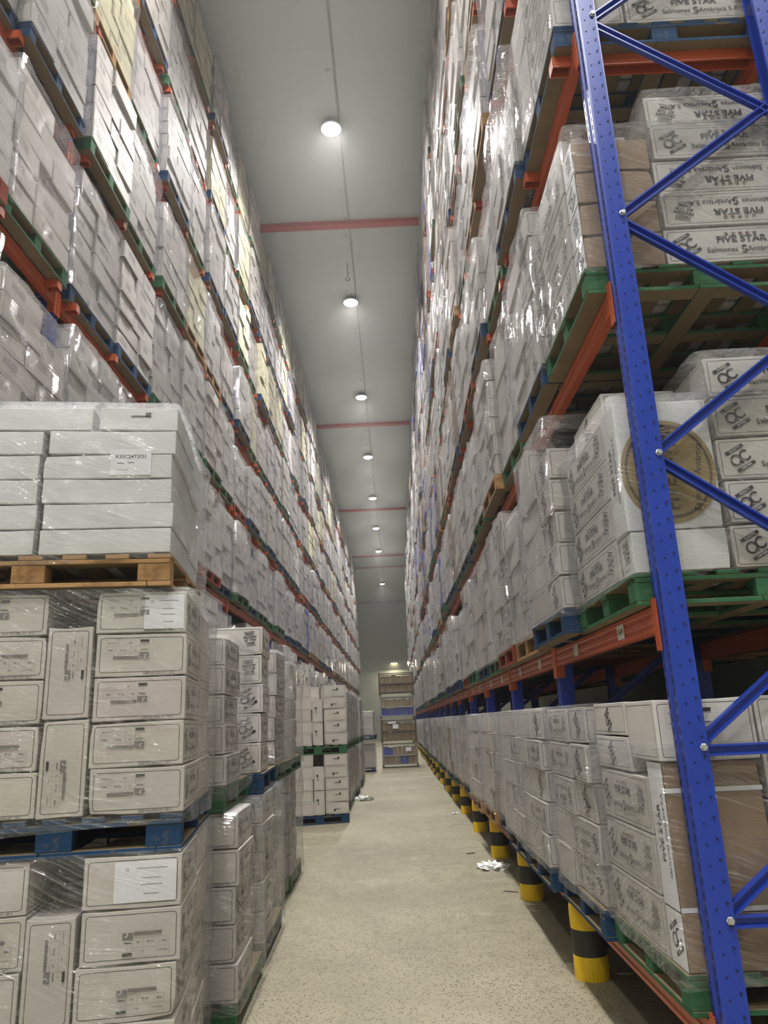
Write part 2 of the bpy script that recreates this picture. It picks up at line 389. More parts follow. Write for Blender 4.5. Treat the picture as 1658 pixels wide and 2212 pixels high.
bolt_me = lathe([(0.001, 0.012), (0.011, 0.012), (0.012, 0.002), (0.016, 0.0), (0.016, -0.002)], 6).mesh('bolt', M['bolt'])
BR = [(-.022,-.014),(-.014,-.014),(-.011,.006),(.011,.006),(.014,-.014),(.022,-.014),(.022,.014),(-.022,.014)]
def brace_mesh(side, dz):
    s = 1 if side == 'right' else -1
    mb = MB(); L = 0.84
    prof = BR
    mb.extrude(prof, (0, 0, 0), (s*L, 0, dz), (0, 1, 0))
    return mb.mesh('brace', M['blue'])
BRM = {(s, d): brace_mesh(s, dz) for s in ('left', 'right') for d, dz in (('up', .62), ('down', -.62), ('flat', 0))}
for side in ('right', 'left'):
    s = 1 if side == 'right' else -1
    for b in range(NB+1):
        y = YF[side] + BAY*b
        e = empty('upright_frame', (rx(side, 0), y, 0))
        tag(e, 'blue perforated upright frame of the %s rack, %s' % (side, 'at its near end' if b == 0 else ('at its far end' if b == NB else ordinal(b) + ' behind the near end')), 'rack frame', 'upright frames of the %s rack' % side)
        pf = link_mesh('post', POST[side, True], e); pr = link_mesh('post', POST[side, False], e, (s*1.04, 0, 0))
        if b < 2:
            link_mesh('slot_holes', HOLE[side, True], pf); link_mesh('slot_holes', HOLE[side, False], pr)
        if b < 10:
            fz = [1.45 + 1.245*k for k in range(8)]
            for z in (.20, .83, 1.45): link_mesh('horizontal_brace', BRM[side, 'flat'], e, (s*.09, -.0, z-.015))
            link_mesh('diagonal_brace', BRM[side, 'up'], e, (s*.09, .001, .84))
            link_mesh('diagonal_brace', BRM[side, 'up'], e, (s*.09, .001, .21))
            for z in fz:
                if z > 10.7: break
                link_mesh('diagonal_brace', BRM[side, 'up'], e, (s*.09, 0.001, z+.02))
                link_mesh('diagonal_brace', BRM[side, 'down'], e, (s*.09, 0.001, z+1.225))
            if b < 3:
                for z in [.20, .83] + fz:
                    if z > 7: break
                    o = link_mesh('bolt', bolt_me, e, (s*.08, -.05, z)); o.rotation_euler = (math.pi/2, 0, 0)

# beams -------------------------------------------------------
def beam_mb(side, conn=True, front=True):
    s = 1 if side == 'right' else -1
    if not front: s = -s
    a = -s
    # x,z profile with two grooves on the aisle face
    p = [(0,0),(0,-.02),(.006,-.026),(.006,-.04),(0,-.046),(0,-.066),(.006,-.072),(.006,-.086),(0,-.092),(0,-.112),(.045,-.112),(.045,-.03),(.04,-.03),(.04,0)]
    mb = MB(); n = len(p); L0, L1 = .05, BAY-.05
    vs = [(s*x - s*.004, L0, z) for x, z in p] + [(s*x - s*.004, L1, z) for x, z in p]
    mb.poly(vs, [(i, (i+1) % n, n+(i+1) % n, n+i) for i in range(n)] + [tuple(range(n)), tuple(range(n, 2*n))[::-1]])
    return mb
def conn_mb(side, end, front=True):
    s = 1 if side == 'right' else -1
    if not front: s = -s
    mb = MB(); y = .05 if end == 0 else BAY-.05; d = 1 if end == 0 else -1
    ya, yb = sorted((y, y-d*.045)); mb.box(min(-.009*s, -.002*s), max(-.009*s, -.002*s), ya, yb, -.19, .03)
    ya, yb = sorted((y+d*.004, y-d*.002)); mb.box(min(-.009*s, .05*s), max(-.009*s, .05*s), ya, yb, -.19, .03)
    return mb
BEAM = {(s, f): beam_mb(s, True, f).mesh('beam', M['orange']) for s in ('left', 'right') for f in (True, False)}
CONN = {(s, e_, f): conn_mb(s, e_, f).mesh('end_connector', M['orange']) for s in ('left', 'right') for e_ in (0, 1) for f in (True, False)}
beams = []
for side in ('right', 'left'):
    lv = LEV_R if side == 'right' else LEV_L
    for li, z in enumerate(lv):
        if side == 'left' and li == 0: continue
        for b in range(NB):
            y = YF[side] + BAY*b
            pr = project((rx(side, 0), y+1, z))
            sc_ = 0
            if pr and -400 < pr[0] < IW+400 and -500 < pr[1] < IH+500: sc_ = 1/pr[2]
            beams.append((sc_, side, li, b, z, y, True))
            if b < 2 or (side == 'right' and b < 4):
                beams.append((sc_*0.5, side, li, b, z, y, False))
beams.sort(key=lambda t: -t[0])
stuff = MB()
def add_mesh(mb, me, loc):
    mb.poly([(v.co.x+loc[0], v.co.y+loc[1], v.co.z+loc[2]) for v in me.vertices], [tuple(p.vertices) for p in me.polygons])
for i, (s_, side, li, b, z, y, front) in enumerate(beams):
    loc = (rx(side, -0.006 if front else 1.046), y, z)
    if i < 300:
        e = empty('rack_beam', loc); e['kind'] = 'thing'
        tag(e, 'orange %s beam of the %s rack, %s level, %s bay from the near end' % ('front' if front else 'rear', side, LEVN[li], ordinal(b)), 'rack beam', 'orange beams of the %s rack' % side)
        link_mesh('beam_rail', BEAM[side, front], e)
        if b < 12:
            link_mesh('end_connector', CONN[side, 0, front], e); link_mesh('end_connector', CONN[side, 1, front], e)
        if side == 'right' and li == 1 and front and b < 6:
            for j, yy in enumerate((.55, 1.5)):
                mb = MB(); mb.box(-.0025, 0, -.055, .055, -.035, .035)
                pl = obj('label_plate', mb, M['plate'], e, (-.002, yy, -.055))
                pl.name = 'label_plate'
                if b == 0 and j == 0: PLATE0 = pl
    else:
        add_mesh(stuff, BEAM[side, front], loc)
        if b < 12: add_mesh(stuff, CONN[side, 0, front], loc); add_mesh(stuff, CONN[side, 1, front], loc)
tag(obj('rack_beam', stuff, M['orange']), 'orange rack beams at the far end of both racks, too many to tell apart', 'rack beam', kind='stuff')

# support bars ------------------------------------------------
mbb = MB()
sbp = [(-.04,0),(.04,0),(.04,-.07),(.03,-.07),(.03,-.01),(-.03,-.01),(-.03,-.07),(-.04,-.07)]
mbb.extrude(sbp, (0, 0, 0), (1, 0, 0), (0, 0, 1)); SBM = {}
for side, s in (('right', 1), ('left', -1)):
    mb = MB(); mb.extrude(sbp, (-.11*s, 0, .002), (1.08*s, 0, .002), (0, 0, 1)); mb.box(min(-.11*s, -.106*s), max(-.11*s, -.106*s), -.04, .04, -.07, .002)
    SBM[side] = mb.mesh('support_bar', M['orange'])
bars = []
for side in ('right', 'left'):
    lv = LEV_R if side == 'right' else LEV_L
    for li, z in enumerate(lv):
        if li < 3: continue
        for b in range(NB):
            for j, dy in enumerate((.17, 1.07, 1.97)):
                y = YF[side]+BAY*b+dy; pr = project((rx(side, 0), y, z))
                sc_ = 1/pr[2] if pr and -100 < pr[0] < IW+100 and -150 < pr[1] < IH+100 else 0
                if side == 'left' and li == 1: sc_ *= .3
                bars.append((sc_, side, li, b, j, y, z))
bars.sort(key=lambda t: -t[0]); stuff = MB()
for i, (s_, side, li, b, j, y, z) in enumerate(bars):
    loc = (rx(side, 0), y, z+.003)
    if i < 300:
        tag(link_mesh('pallet_support_bar', SBM[side], None, loc), 'orange cross bar, %s rack %s level, %s bay from near end, %s' % (side, LEVN[li], ordinal(b), ('near side', 'middle', 'far side')[j]), 'support bar', 'orange cross bars under the pallets')
    else: add_mesh(stuff, SBM[side], loc)
tag(obj('pallet_support_bar', stuff, M['orange']), 'orange cross bars under the farther pallets of both racks', 'support bar', kind='stuff')

# column guards -----------------------------------------------
def ring(z0, z1, r, ri, mat):
    n = 28; mb = MB()
    rr = [(ri, z0), (r, z0), (r+.002, (z0+z1)/2), (r, z1), (ri, z1)]
    vs = [(a*math.cos(2*math.pi*j/n), a*math.sin(2*math.pi*j/n), z) for a, z in rr for j in range(n)]
    k = len(rr)
    mb.poly(vs, [(q*n+j, q*n+(j+1) % n, ((q+1) % k)*n+(j+1) % n, ((q+1) % k)*n+j) for q in range(k) for j in range(n)])
    return mb
gy0 = ring(0, .135, .106, .096, 0).mesh('yellow_ring', M['yellow']); gb = ring(.135, .285, .105, .096, 0).mesh('black_ring', M['black']); gy1 = ring(.285, .42, .106, .096, 0).mesh('yellow_ring', M['yellow'])
for b in range(NB+1):
    y = YF['right']+BAY*b
    e = empty('column_guard', (rx('right', .025), y, 0.0))
    tag(e, 'yellow and black round guard on the %s right-hand rack post foot' % ('nearest' if b == 0 else ('farthest' if b == NB else ordinal(b)+' next')), 'column guard', 'yellow and black column guards')
    link_mesh('yellow_ring', gy0, e); link_mesh('black_ring', gb, e); link_mesh('yellow_ring', gy1, e)
    if b < 8:
        for k in range(5):
            a = k*2*math.pi/5+.4; mb = MB(); mb.box(.085, .0965, -.006, .006, .30, .418)
            o = obj('inner_rib', mb, M['yellow'], e); o.rotation_euler = (0, 0, a)

# ------------------------------------------------------------------ pallets
def pallet_parts(lx, ly):
    """list of (part name, box) ; lx across, ly along; boards run along y, openings seen from both"""
    P = []; nb = 7; bw = .1 if lx > 1.1 else .09
    for i in range(nb):
        x = -lx/2 + (lx-bw)*i/(nb-1); P.append(('top_board', (x, x+bw, -ly/2, ly/2, .123, .145)))
    for yc in (-ly/2+.05, 0, ly/2-.05):
        P.append(('cross_board', (-lx/2, lx/2, yc-.05, yc+.05, .102, .123)))
        for xc in (-lx/2+.07, 0, lx/2-.07):
            P.append(('block', (xc-.07, xc+.07, yc-.048, yc+.048, .022, .102)))
        for xa, xb in ((-lx/2+.1, -.05), (.05, lx/2-.1)): P.append(('bottom_board', (xa+.0005, xb-.0005, yc-.05, yc+.05, 0, .022)))
    for xa in (-lx/2, -.05, lx/2-.1): P.append(('bottom_board', (xa, xa+.1, -ly/2, ly/2, 0, .022)))
    return P
PM = {}
def pallet_whole(lx, ly, col):
    key = (lx, ly, col)
    if key not in PM:
        mb = MB()
        for _, b in pallet_parts(lx, ly): mb.box(*b)
        PM[key] = mb.mesh('pallet', PAL[col])
    return PM[key]
PP = {}
def pallet_detail(lx, ly, col, root):
    key = (lx, ly, col)
    if key not in PP:
        r = random.Random(str(key)); L = []
        for nm, (a, b_, c, d, e_, f_) in pallet_parts(lx, ly):
            mb = MB(); j = r.uniform(-.004, .004)
            cx, cy, cz = (a+b_)/2, (c+d)/2, (e_+f_)/2
            mb.box(a-cx, b_-cx, c-cy, d-cy, e_-cz+.0006, f_-cz-.0006)
            L.append((nm, mb.mesh(nm, PAL[col], bevel=.003), (cx+j, cy, cz)))
        PP[key] = L
    for nm, me, loc in PP[key]: link_mesh(nm, me, root, loc)

# ------------------------------------------------------------------ cartons
WHITE = lin(199, 194, 190)[:3]; WARM = lin(201, 194, 186)[:3]; CREAM = lin(214, 208, 176)[:3]; KRAFT = lin(144, 121, 96)[:3]; BLUEC = lin(52, 72, 168)[:3]; FOAM = lin(214, 214, 214)[:3]
class Boxes:
    def __init__(s): s.rows = []
    def add(s, c, d, rz, tint, a, tilt=(0, 0)): s.rows.append((*c, *d, rz, *tint, a, *tilt))
    def mesh(s, name):
        A = np.array(s.rows, dtype=np.float64); n = len(A)
        sg = np.array([(-1,-1,-1),(1,-1,-1),(1,1,-1),(-1,1,-1),(-1,-1,1),(1,-1,1),(1,1,1),(-1,1,1)], float)
        loc = sg[None]*(A[:, None, 3:6]/2)
        loc += nrng.uniform(-.003, .003, loc.shape)
        cs, sn = np.cos(A[:, 6])[:, None], np.sin(A[:, 6])[:, None]
        X = loc[:, :, 0]*cs - loc[:, :, 1]*sn; Y = loc[:, :, 0]*sn + loc[:, :, 1]*cs; Z = loc[:, :, 2]
        X = X + A[:, 11, None]*Z; Y = Y + A[:, 12, None]*Z
        P = np.stack([X, Y, Z], -1) + A[:, None, 0:3]
        fc = np.array([(0,3,2,1),(4,5,6,7),(0,1,5,4),(1,2,6,5),(2,3,7,6),(3,0,4,7)])
        idx = (fc[None] + (np.arange(n)*8)[:, None, None]).reshape(-1)
        me = bpy.data.meshes.new(name); me.vertices.add(n*8); me.loops.add(n*24); me.polygons.add(n*6)
        me.vertices.foreach_set('co', P.reshape(-1)); me.loops.foreach_set('vertex_index', idx.astype(np.int32))
        me.polygons.foreach_set('loop_start', (np.arange(n*6)*4).astype(np.int32))
        me.update(calc_edges=True)
        ax = [(0, 1), (0, 1), (0, 2), (1, 2), (0, 2), (1, 2)]
        um = np.zeros((n, 6, 4, 2)); uh = np.zeros((n, 6, 4, 2))
        for f in range(6):
            for k, axx in enumerate(ax[f]):
                um[:, f, :, k] = sg[fc[f]][:, axx][None]*A[:, 3+axx, None]/2
                uh[:, f, :, k] = A[:, 3+axx, None]/2
        uh[:, 0:2] = 9
        me.uv_layers.new(name='face_m').data.foreach_set('uv', um.reshape(-1)); me.uv_layers.new(name='face_h').data.foreach_set('uv', uh.reshape(-1))
        ca = me.color_attributes.new('tint', 'FLOAT_COLOR', 'CORNER')
        ca.data.foreach_set('color', np.repeat(A[:, 7:11], 24, axis=0).reshape(-1))
        me.polygons.foreach_set('use_smooth', np.zeros(n*6, dtype=bool)); me.materials.append(M['carton']); me.validate(); return me
CM = {}
def carton_mesh(d, tint, a, var):
    key = (round(d[0], 3), round(d[1], 3), round(d[2], 3), tuple(round(t, 3) for t in tint), a, var)
    if key in CM: return CM[key]
    r = random.Random(str(key)); bm = bmesh.new(); bmesh.ops.create_cube(bm, size=1)
    bmesh.ops.subdivide_edges(bm, edges=bm.edges[:], cuts=5, use_grid_fill=True)
    h = [x/2 for x in d]; ph = [r.uniform(0, 6) for _ in range(6)]
    dent = [(r.choice((-1, 1)), r.choice((-1, 1)), r.choice((-1, 1)), r.uniform(.002, .009)) for _ in range(2)]
    sag = r.uniform(0, .0035)
    for v in bm.verts:
        x, y, z = v.co*2
        bx = (1-y*y)*(1-z*z)*.0018*math.sin(ph[0]+y*3); by = (1-x*x)*(1-z*z)*.0018*math.sin(ph[1]+x*3)
        dz = -sag*(1-x*x)*(z > .9) - .002*math.sin(ph[2]+x*2.2)*abs(z)
        nx, ny, nz = x*(h[0]+bx-.001), y*(h[1]+by-.001), z*(h[2]-.0015)+dz
        for sx, sy, sz, am in dent:
            dd = math.exp(-((x-sx)**2+(y-sy)**2+(z-sz)**2)*6)
            nx -= sx*am*dd; ny -= sy*am*dd; nz -= sz*am*dd*.6
        v.co = (nx, ny, nz)
    bm.normal_update()
    ed = [e for e in bm.edges if len(e.link_faces) == 2 and e.calc_face_angle(0) > 1.0]
    bmesh.ops.bevel(bm, geom=ed, offset=.0035, segments=2, affect='EDGES', profile=.5)
    bm.normal_update()
    l1 = bm.loops.layers.uv.new('face_m'); l2 = bm.loops.layers.uv.new('face_h'); cl = bm.loops.layers.float_color.new('tint')
    for f in bm.faces:
        n = f.normal; k = max(range(3), key=lambda q: abs(n[q])); a1, a2 = [(1, 2), (0, 2), (0, 1)][k]
        for l in f.loops:
            l[l1].uv = (l.vert.co[a1], l.vert.co[a2]); l[l2].uv = (9, 9) if k == 2 else (h[a1], h[a2]); l[cl] = (*tint, a)
        f.smooth = False
    me = bpy.data.meshes.new('carton'); bm.to_mesh(me); bm.free(); me.materials.append(M['carton']); CM[key] = me; return me

# printed designs ---------------------------------------------
TX = {}
def text_geo(s):
    if s not in TX:
        cu = bpy.data.curves.new('t', 'FONT'); cu.body = s; cu.size = 1; cu.align_x = 'CENTER'; cu.align_y = 'CENTER'; cu.resolution_u = 2; cu.offset = 0.03 if s in ('FIVE STAR', 'FRESH', 'FROZEN', 'AT THE', 'FARM') else 0.008
        o = bpy.data.objects.new('t', cu); me = bpy.data.meshes.new_from_object(o)
        TX[s] = ([tuple(v.co) for v in me.vertices], [tuple(p.vertices) for p in me.polygons])
        bpy.data.objects.remove(o); bpy.data.meshes.remove(me); bpy.data.curves.remove(cu)
    return TX[s]
class Art:
    def __init__(s): s.mb = MB()
    def put(s, pts, fs, x, y, sz, rot=0, mi=0, sx=1.0):
        c, n = math.cos(rot), math.sin(rot)
        s.mb.poly([(x+sz*(sx*p[0]*c-p[1]*n), 0, y+sz*(sx*p[0]*n+p[1]*c)) for p in pts], fs, mi)
    def text(s, t, x, y, sz, rot=0, mi=0, sx=1.0): v, f = text_geo(t); s.put(v, f, x, y, sz, rot, mi, sx)
    def rect(s, x, y, w_, h_, rot=0, mi=0): s.put([(-w_/2, -h_/2), (w_/2, -h_/2), (w_/2, h_/2), (-w_/2, h_/2)], [(0, 1, 2, 3)], x, y, 1, rot, mi)
    def frame(s, x, y, w_, h_, t=.0008, mi=0):
        s.rect(x, y+h_/2, w_, t, 0, mi); s.rect(x, y-h_/2, w_, t, 0, mi); s.rect(x-w_/2, y, t, h_, 0, mi); s.rect(x+w_/2, y, t, h_, 0, mi)
    def arc(s, x, y, r0, r1, a0, a1, rot=0, mi=0, n=14, sy=1):
        pts = []; fs = []
        for i in range(n+1):
            a = a0+(a1-a0)*i/n+rot; pts += [(r0*math.cos(a), r0*math.sin(a)*sy), (r1*math.cos(a), r1*math.sin(a)*sy)]
        fs = [(2*i, 2*i+1, 2*i+3, 2*i+2) for i in range(n)]; s.put(pts, fs, x, y, 1, 0, mi)
    def star(s, x, y, r, mi=2):
        pts = [(0, 0)] + [((r if k % 2 == 0 else r*.42)*math.sin(k*math.pi/5), (r if k % 2 == 0 else r*.42)*math.cos(k*math.pi/5)) for k in range(10)]
        s.put(pts, [(0, (k+1) % 10+1, k+1) for k in range(10)], x, y, 1, 0, mi)
    def qc(s, x, y, k, rot=math.radians(28)):
        c, n = math.cos(rot), math.sin(rot)
        P = lambda a, b: (x+k*(a*c-b*n), y+k*(a*n+b*c))
        for b in (.42, -.42): s.rect(*P(0, b), .86*k, .15*k, rot)
        s.text('QUALITY', *P(0, .42), .12*k, rot, 3); s.text('CERTIFIED', *P(0, -.42), .11*k, rot, 3)
        s.arc(*P(-.2, 0), .17*k, .25*k, 0, 2*math.pi, 0, n=18); s.rect(*P(-.06, -.18), .07*k, .2*k, rot+.8)
        s.arc(*P(.24, 0), .17*k, .25*k, .7, 2*math.pi-.7, rot)
    def fresh(s, x, y, k, rot=math.radians(-10)):
        c, n = math.cos(rot), math.sin(rot)
        P = lambda a, b: (x+k*(a*c-b*n), y+k*(a*n+b*c))
        s.rect(*P(0, .62), .95*k, .05*k, rot); s.rect(*P(0, -.62), .95*k, .05*k, rot)
        for j, t in enumerate(('FRESH', 'FROZEN', 'AT THE', 'FARM')): s.text(t, *P(0, .42-.28*j), .27*k, rot, 0, 1.15)
    def swirl(s, x, y, k):
        s.arc(x, y+.2*k, .1*k, .3*k, .3, 4.4, mi=0); s.arc(x, y-.2*k, .1*k, .3*k, -2.8, 1.4, mi=0)
    def mesh(s, name): 
        me = bpy.data.meshes.new(name); me.from_pydata(s.mb.v, [], s.mb.f)
        for m in (M['ink'], M['inkgrey'], M['inkbrown'], M['paper'], M['gold'], M['goldd']): me.materials.append(m)
        me.polygons.foreach_set('material_index', s.mb.mi); me.update(); return me
DM = {}
def design(kind, W, H):
    key = (kind, round(W, 2), round(H, 2))
    if key in DM: return DM[key]
    a = Art()
    if kind == 'five_star':
        s = W/.56
        a.qc(-W*.36, 0.0, .085*s)
        for k in range(5): a.star((-.052+.026*k)*s, H*.28, .011*s)
        a.text('FIVE STAR', 0, H*.12, .036*s, 0, 0, 1.15)
        a.text('Salmones', -.075*s, -H*.17, .03*s); a.swirl(.005*s, -H*.17, .035*s); a.text('Antártica S.A.', .1*s, -H*.17, .03*s)
        a.text('FROZEN SALMON - PRODUCT OF CHILE', .02*s, -H*.30, .009*s, 0, 1)
        a.fresh(W*.36, H*.05, .062*s, math.radians(-14)); a.text('KEEP FROZEN AT -18°C', W*.3, -H*.36, .009*s, 0, 1)
    elif kind == 'qc': a.qc(0, 0, min(W, H)*.62, math.radians(28))
    elif kind == 'fresh': a.fresh(W*.05, H*.08, H*.42, math.radians(6)); a.text('KEEP FROZEN AT -18°C', 0, -H*.36, .009, 0, 0)
    elif kind == 'spec':
        # label block with table, bar and square mark in the upper left
        x0, y0 = -W*.2, H*.2; tw, th = W*.37, H*.34
        a.frame(x0, y0, tw, th, .0008, 1); a.rect(x0, y0, tw, .0007, 0, 1); a.rect(x0-tw*.15, y0+th*.25, .0007, th*.5, 0, 1); a.rect(x0-tw*.25, y0-th*.25, .0007, th*.5, 0, 1); a.rect(x0+tw*.2, y0-th*.25, .0007, th*.5, 0, 1)
        a.text('PRODUCT', x0-tw*.32, y0+th*.2, .008, 0, 0); a.text('HG', x0+tw*.2, y0+th*.2, .009, 0, 0)
        a.text('PRIM', x0-tw*.38, y0-th*.28, .009, 0, 0); a.text('4-5 kg', x0, y0-th*.28, .010, 0, 0); a.text('25', x0+tw*.34, y0-th*.28, .010, 0, 0)
        a.rect(x0+tw*.08, y0-th*.75, tw*.75, H*.06, 0, 1)
        for k in range(3): a.text('- - - - - - - -', x0-tw*.2, y0-th*(1.0+.16*k), .008, 0, 1)
        a.rect(x0+tw*.62, y0+th*.35, tw*.26, H*.055, 0, 0); a.text('5', x0+tw*.62, y0+th*.02, .010, 0, 1); a.rect(x0+tw*.62, y0-th*.25, tw*.2, H*.015, 0, 0)
        a.rect(x0+tw*.62, y0-th*.62, tw*.28, H*.12, 0, 1); a.arc(x0+tw*.68, y0-th*.7, .006, .009, 1.2, 4.2, mi=3)
    elif kind == 'spec_small':
        a.rect(-W*.0, H*.1, W*.2, H*.05, 0, 0); a.rect(W*.12, H*.16, W*.07, H*.2, 0, 0); a.text('- - - -', -W*.02, H*.24, .012, 0, 1)
    elif kind == 'keep': a.text('KEEP FROZEN AT -18°C', W*.2, -H*.5+.0105, .0125, 0, 0)
    elif kind == 'paper':
        a.rect(0, 0, W, H, 0, 3)
        a.text('LS', -W*.3, H*.3, .014, 0, 1)
        for yy, l in ((.32, .5), (.08, .3), (-.08, .35), (-.3, .25)): a.rect(W*.1, H*yy, W*l, .0022, 0, 1)
    elif kind == 'k33':
        a.rect(0, 0, W, H, 0, 3); a.text('K33C24T2O1', 0, H*.2, .024, 0, 0, 1.0)
        a.rect(-W*.25, -H*.05, W*.18, .004, 0, 1); a.rect(0, -H*.03, W*.16, .003, 0, 0); a.rect(-W*.2, -H*.3, W*.3, .002, 0, 1)
    elif kind == 'five_v':
        a.text('FIVE STAR', -.012, 0, .046, math.pi/2, 0, 1.1); a.text('Salmones Antártica S.A.', .045, 0, .034, math.pi/2, 0)
        for k in range(5): a.star(-.05, -.06+.03*k, .01)
    elif kind == 'round':
        a.arc(0, 0, .0, min(W, H*.8)*.5, 0, 2*math.pi, mi=4, n=48, sy=H/W*.82); a.arc(0, 0, min(W, H*.8)*.43, min(W, H*.8)*.46, 0, 2*math.pi, mi=5, n=48, sy=H/W*.82)
        for k in range(7): a.put([(-.08, -.006), (.08, -.002), (.07, .006), (-.06, .004)], [(0, 1, 2, 3)], -.02+.01*(k % 3), .115+.017*k, 1, .08, 5, 1-.1*k)
        a.text('FIVE STAR', .0, -.0, .085, math.pi/2, 5, 1.0); a.text('Salmones Antártica', .13, -.03, .042, math.pi/2-.15, 0)
    elif kind == 'tape': a.rect(0, 0, W, H, 0, 3)
    elif kind == 'plate': a.text('36-09', 0, 0, .034, 0, 0)
    me = a.mesh(kind); DM[key] = me
    # lift layers slightly so that ink sits on paper
    if kind in ('paper', 'k33', 'round', 'five_star', 'qc', 'spec'):
        for p in me.polygons:
            if (p.material_index != 3) == (kind in ('paper', 'k33')) and kind in ('paper', 'k33'):
                for vi in p.vertices: me.vertices[vi].co.y = -.0006
            elif kind in ('five_star', 'qc', 'spec') and p.material_index == 3:
                for vi in p.vertices: me.vertices[vi].co.y = -.0006
            elif kind == 'round' and p.material_index in (5, 0):
                for vi in p.vertices: me.vertices[vi].co.y = -.0006
    return me
def put_design(parent, d, face, kind, W=None, H=None, off=(0, 0), rot=0, name='printing', label=None):
    hx, hy = d[0]/2, d[1]/2
    fw = d[0] if face == '-y' else d[1]
    W = W or fw; H = H or d[2]
    if abs(abs(rot)-math.pi/2) < .1 and kind in ('spec', 'five_star', 'keep', 'spec_small', 'fresh'): W, H = H, W
    o = link_mesh(name, design(kind, W, H), parent)
    e_ = .0032
    if face == '-y': o.location = (off[0], -hy-e_, off[1]); rz = 0
    elif face == '+x': o.location = (hx+e_, off[0], off[1]); rz = math.pi/2
    else: o.location = (-hx-e_, -off[0], off[1]); rz = -math.pi/2
    o.rotation_mode = 'QUATERNION'
    o.rotation_quaternion = (Matrix.Rotation(rz, 4, 'Z') @ Matrix.Rotation(-rot, 4, 'Y')).to_quaternion()
    if label: o['label'] = label
    return o
put = None
pl36 = link_mesh('plate_number', design('plate', .1, .06), PLATE0, (-.0035, 0, 0)); pl36.rotation_euler = (0, 0, -math.pi/2)

# ------------------------------------------------------------------ loads
# every load: cartons + pallet + film, in load-local coordinates (x across, y away from the viewer), placed by (ox, oy, oz, yaw)
cartons, pallets, films = [], [], []
def T(o, yaw, p):
    c, s = math.cos(yaw), math.sin(yaw); return (o[0]+p[0]*c-p[1]*s, o[1]+p[0]*s+p[1]*c, o[2]+p[2])
def add_carton(o, yaw, c, d, rz=0, tint=WHITE, a=1.0, prints=(), label='', score=None, faces=('-x',), look='white', tilt=(0, 0), force=False, group=None):
    p = T(o, yaw, c); pr = project(p); s_ = 0
    if pr and -60 < pr[0] < IW+60 and -80 < pr[1] < IH+80:
        A_ = 0
        v = Vector((0, 0, CAMZ))-Vector(p); v.normalize()
        for f in faces:
            n = {'-y': (math.sin(yaw), -math.cos(yaw)), '+x': (math.cos(yaw), math.sin(yaw)), '-x': (-math.cos(yaw), -math.sin(yaw))}[f]
            A_ += max(0, n[0]*v.x+n[1]*v.y) * (d[0] if f == '-y' else d[1])*d[2]
        s_ = A_/pr[2]**2
    if score is not None: s_ *= score
    if force: s_ += 1e3
    cartons.append(dict(p=p, d=d, rz=yaw+rz, tint=tint, a=a, prints=prints, label=label, s=s_, look=look, tilt=tilt, group=group))
def add_pallet(o, yaw, cx, cy, lx, ly, col, label, score=1.0, detail=False):
    p = T(o, yaw, (cx, cy, 0)); pr = project(p)
    s_ = (1/pr[2] if pr and -250 < pr[0] < IW+250 and -250 < pr[1] < IH+250 else 0)*score
    pallets.append(dict(p=p, lx=lx, ly=ly, col=col, rz=yaw, label=label, s=s_, detail=detail))
def add_film(o, yaw, cx, cy, z0, lx, ly, h, label, score=1.0):
    p = T(o, yaw, (cx, cy, z0)); pr = project(p)
    s_ = (1/pr[2] if pr and -250 < pr[0] < IW+250 and -400 < pr[1] < IH+250 else 0)*score
    films.append(dict(p=p, lx=lx, ly=ly, h=h, rz=yaw, label=label, s=s_))

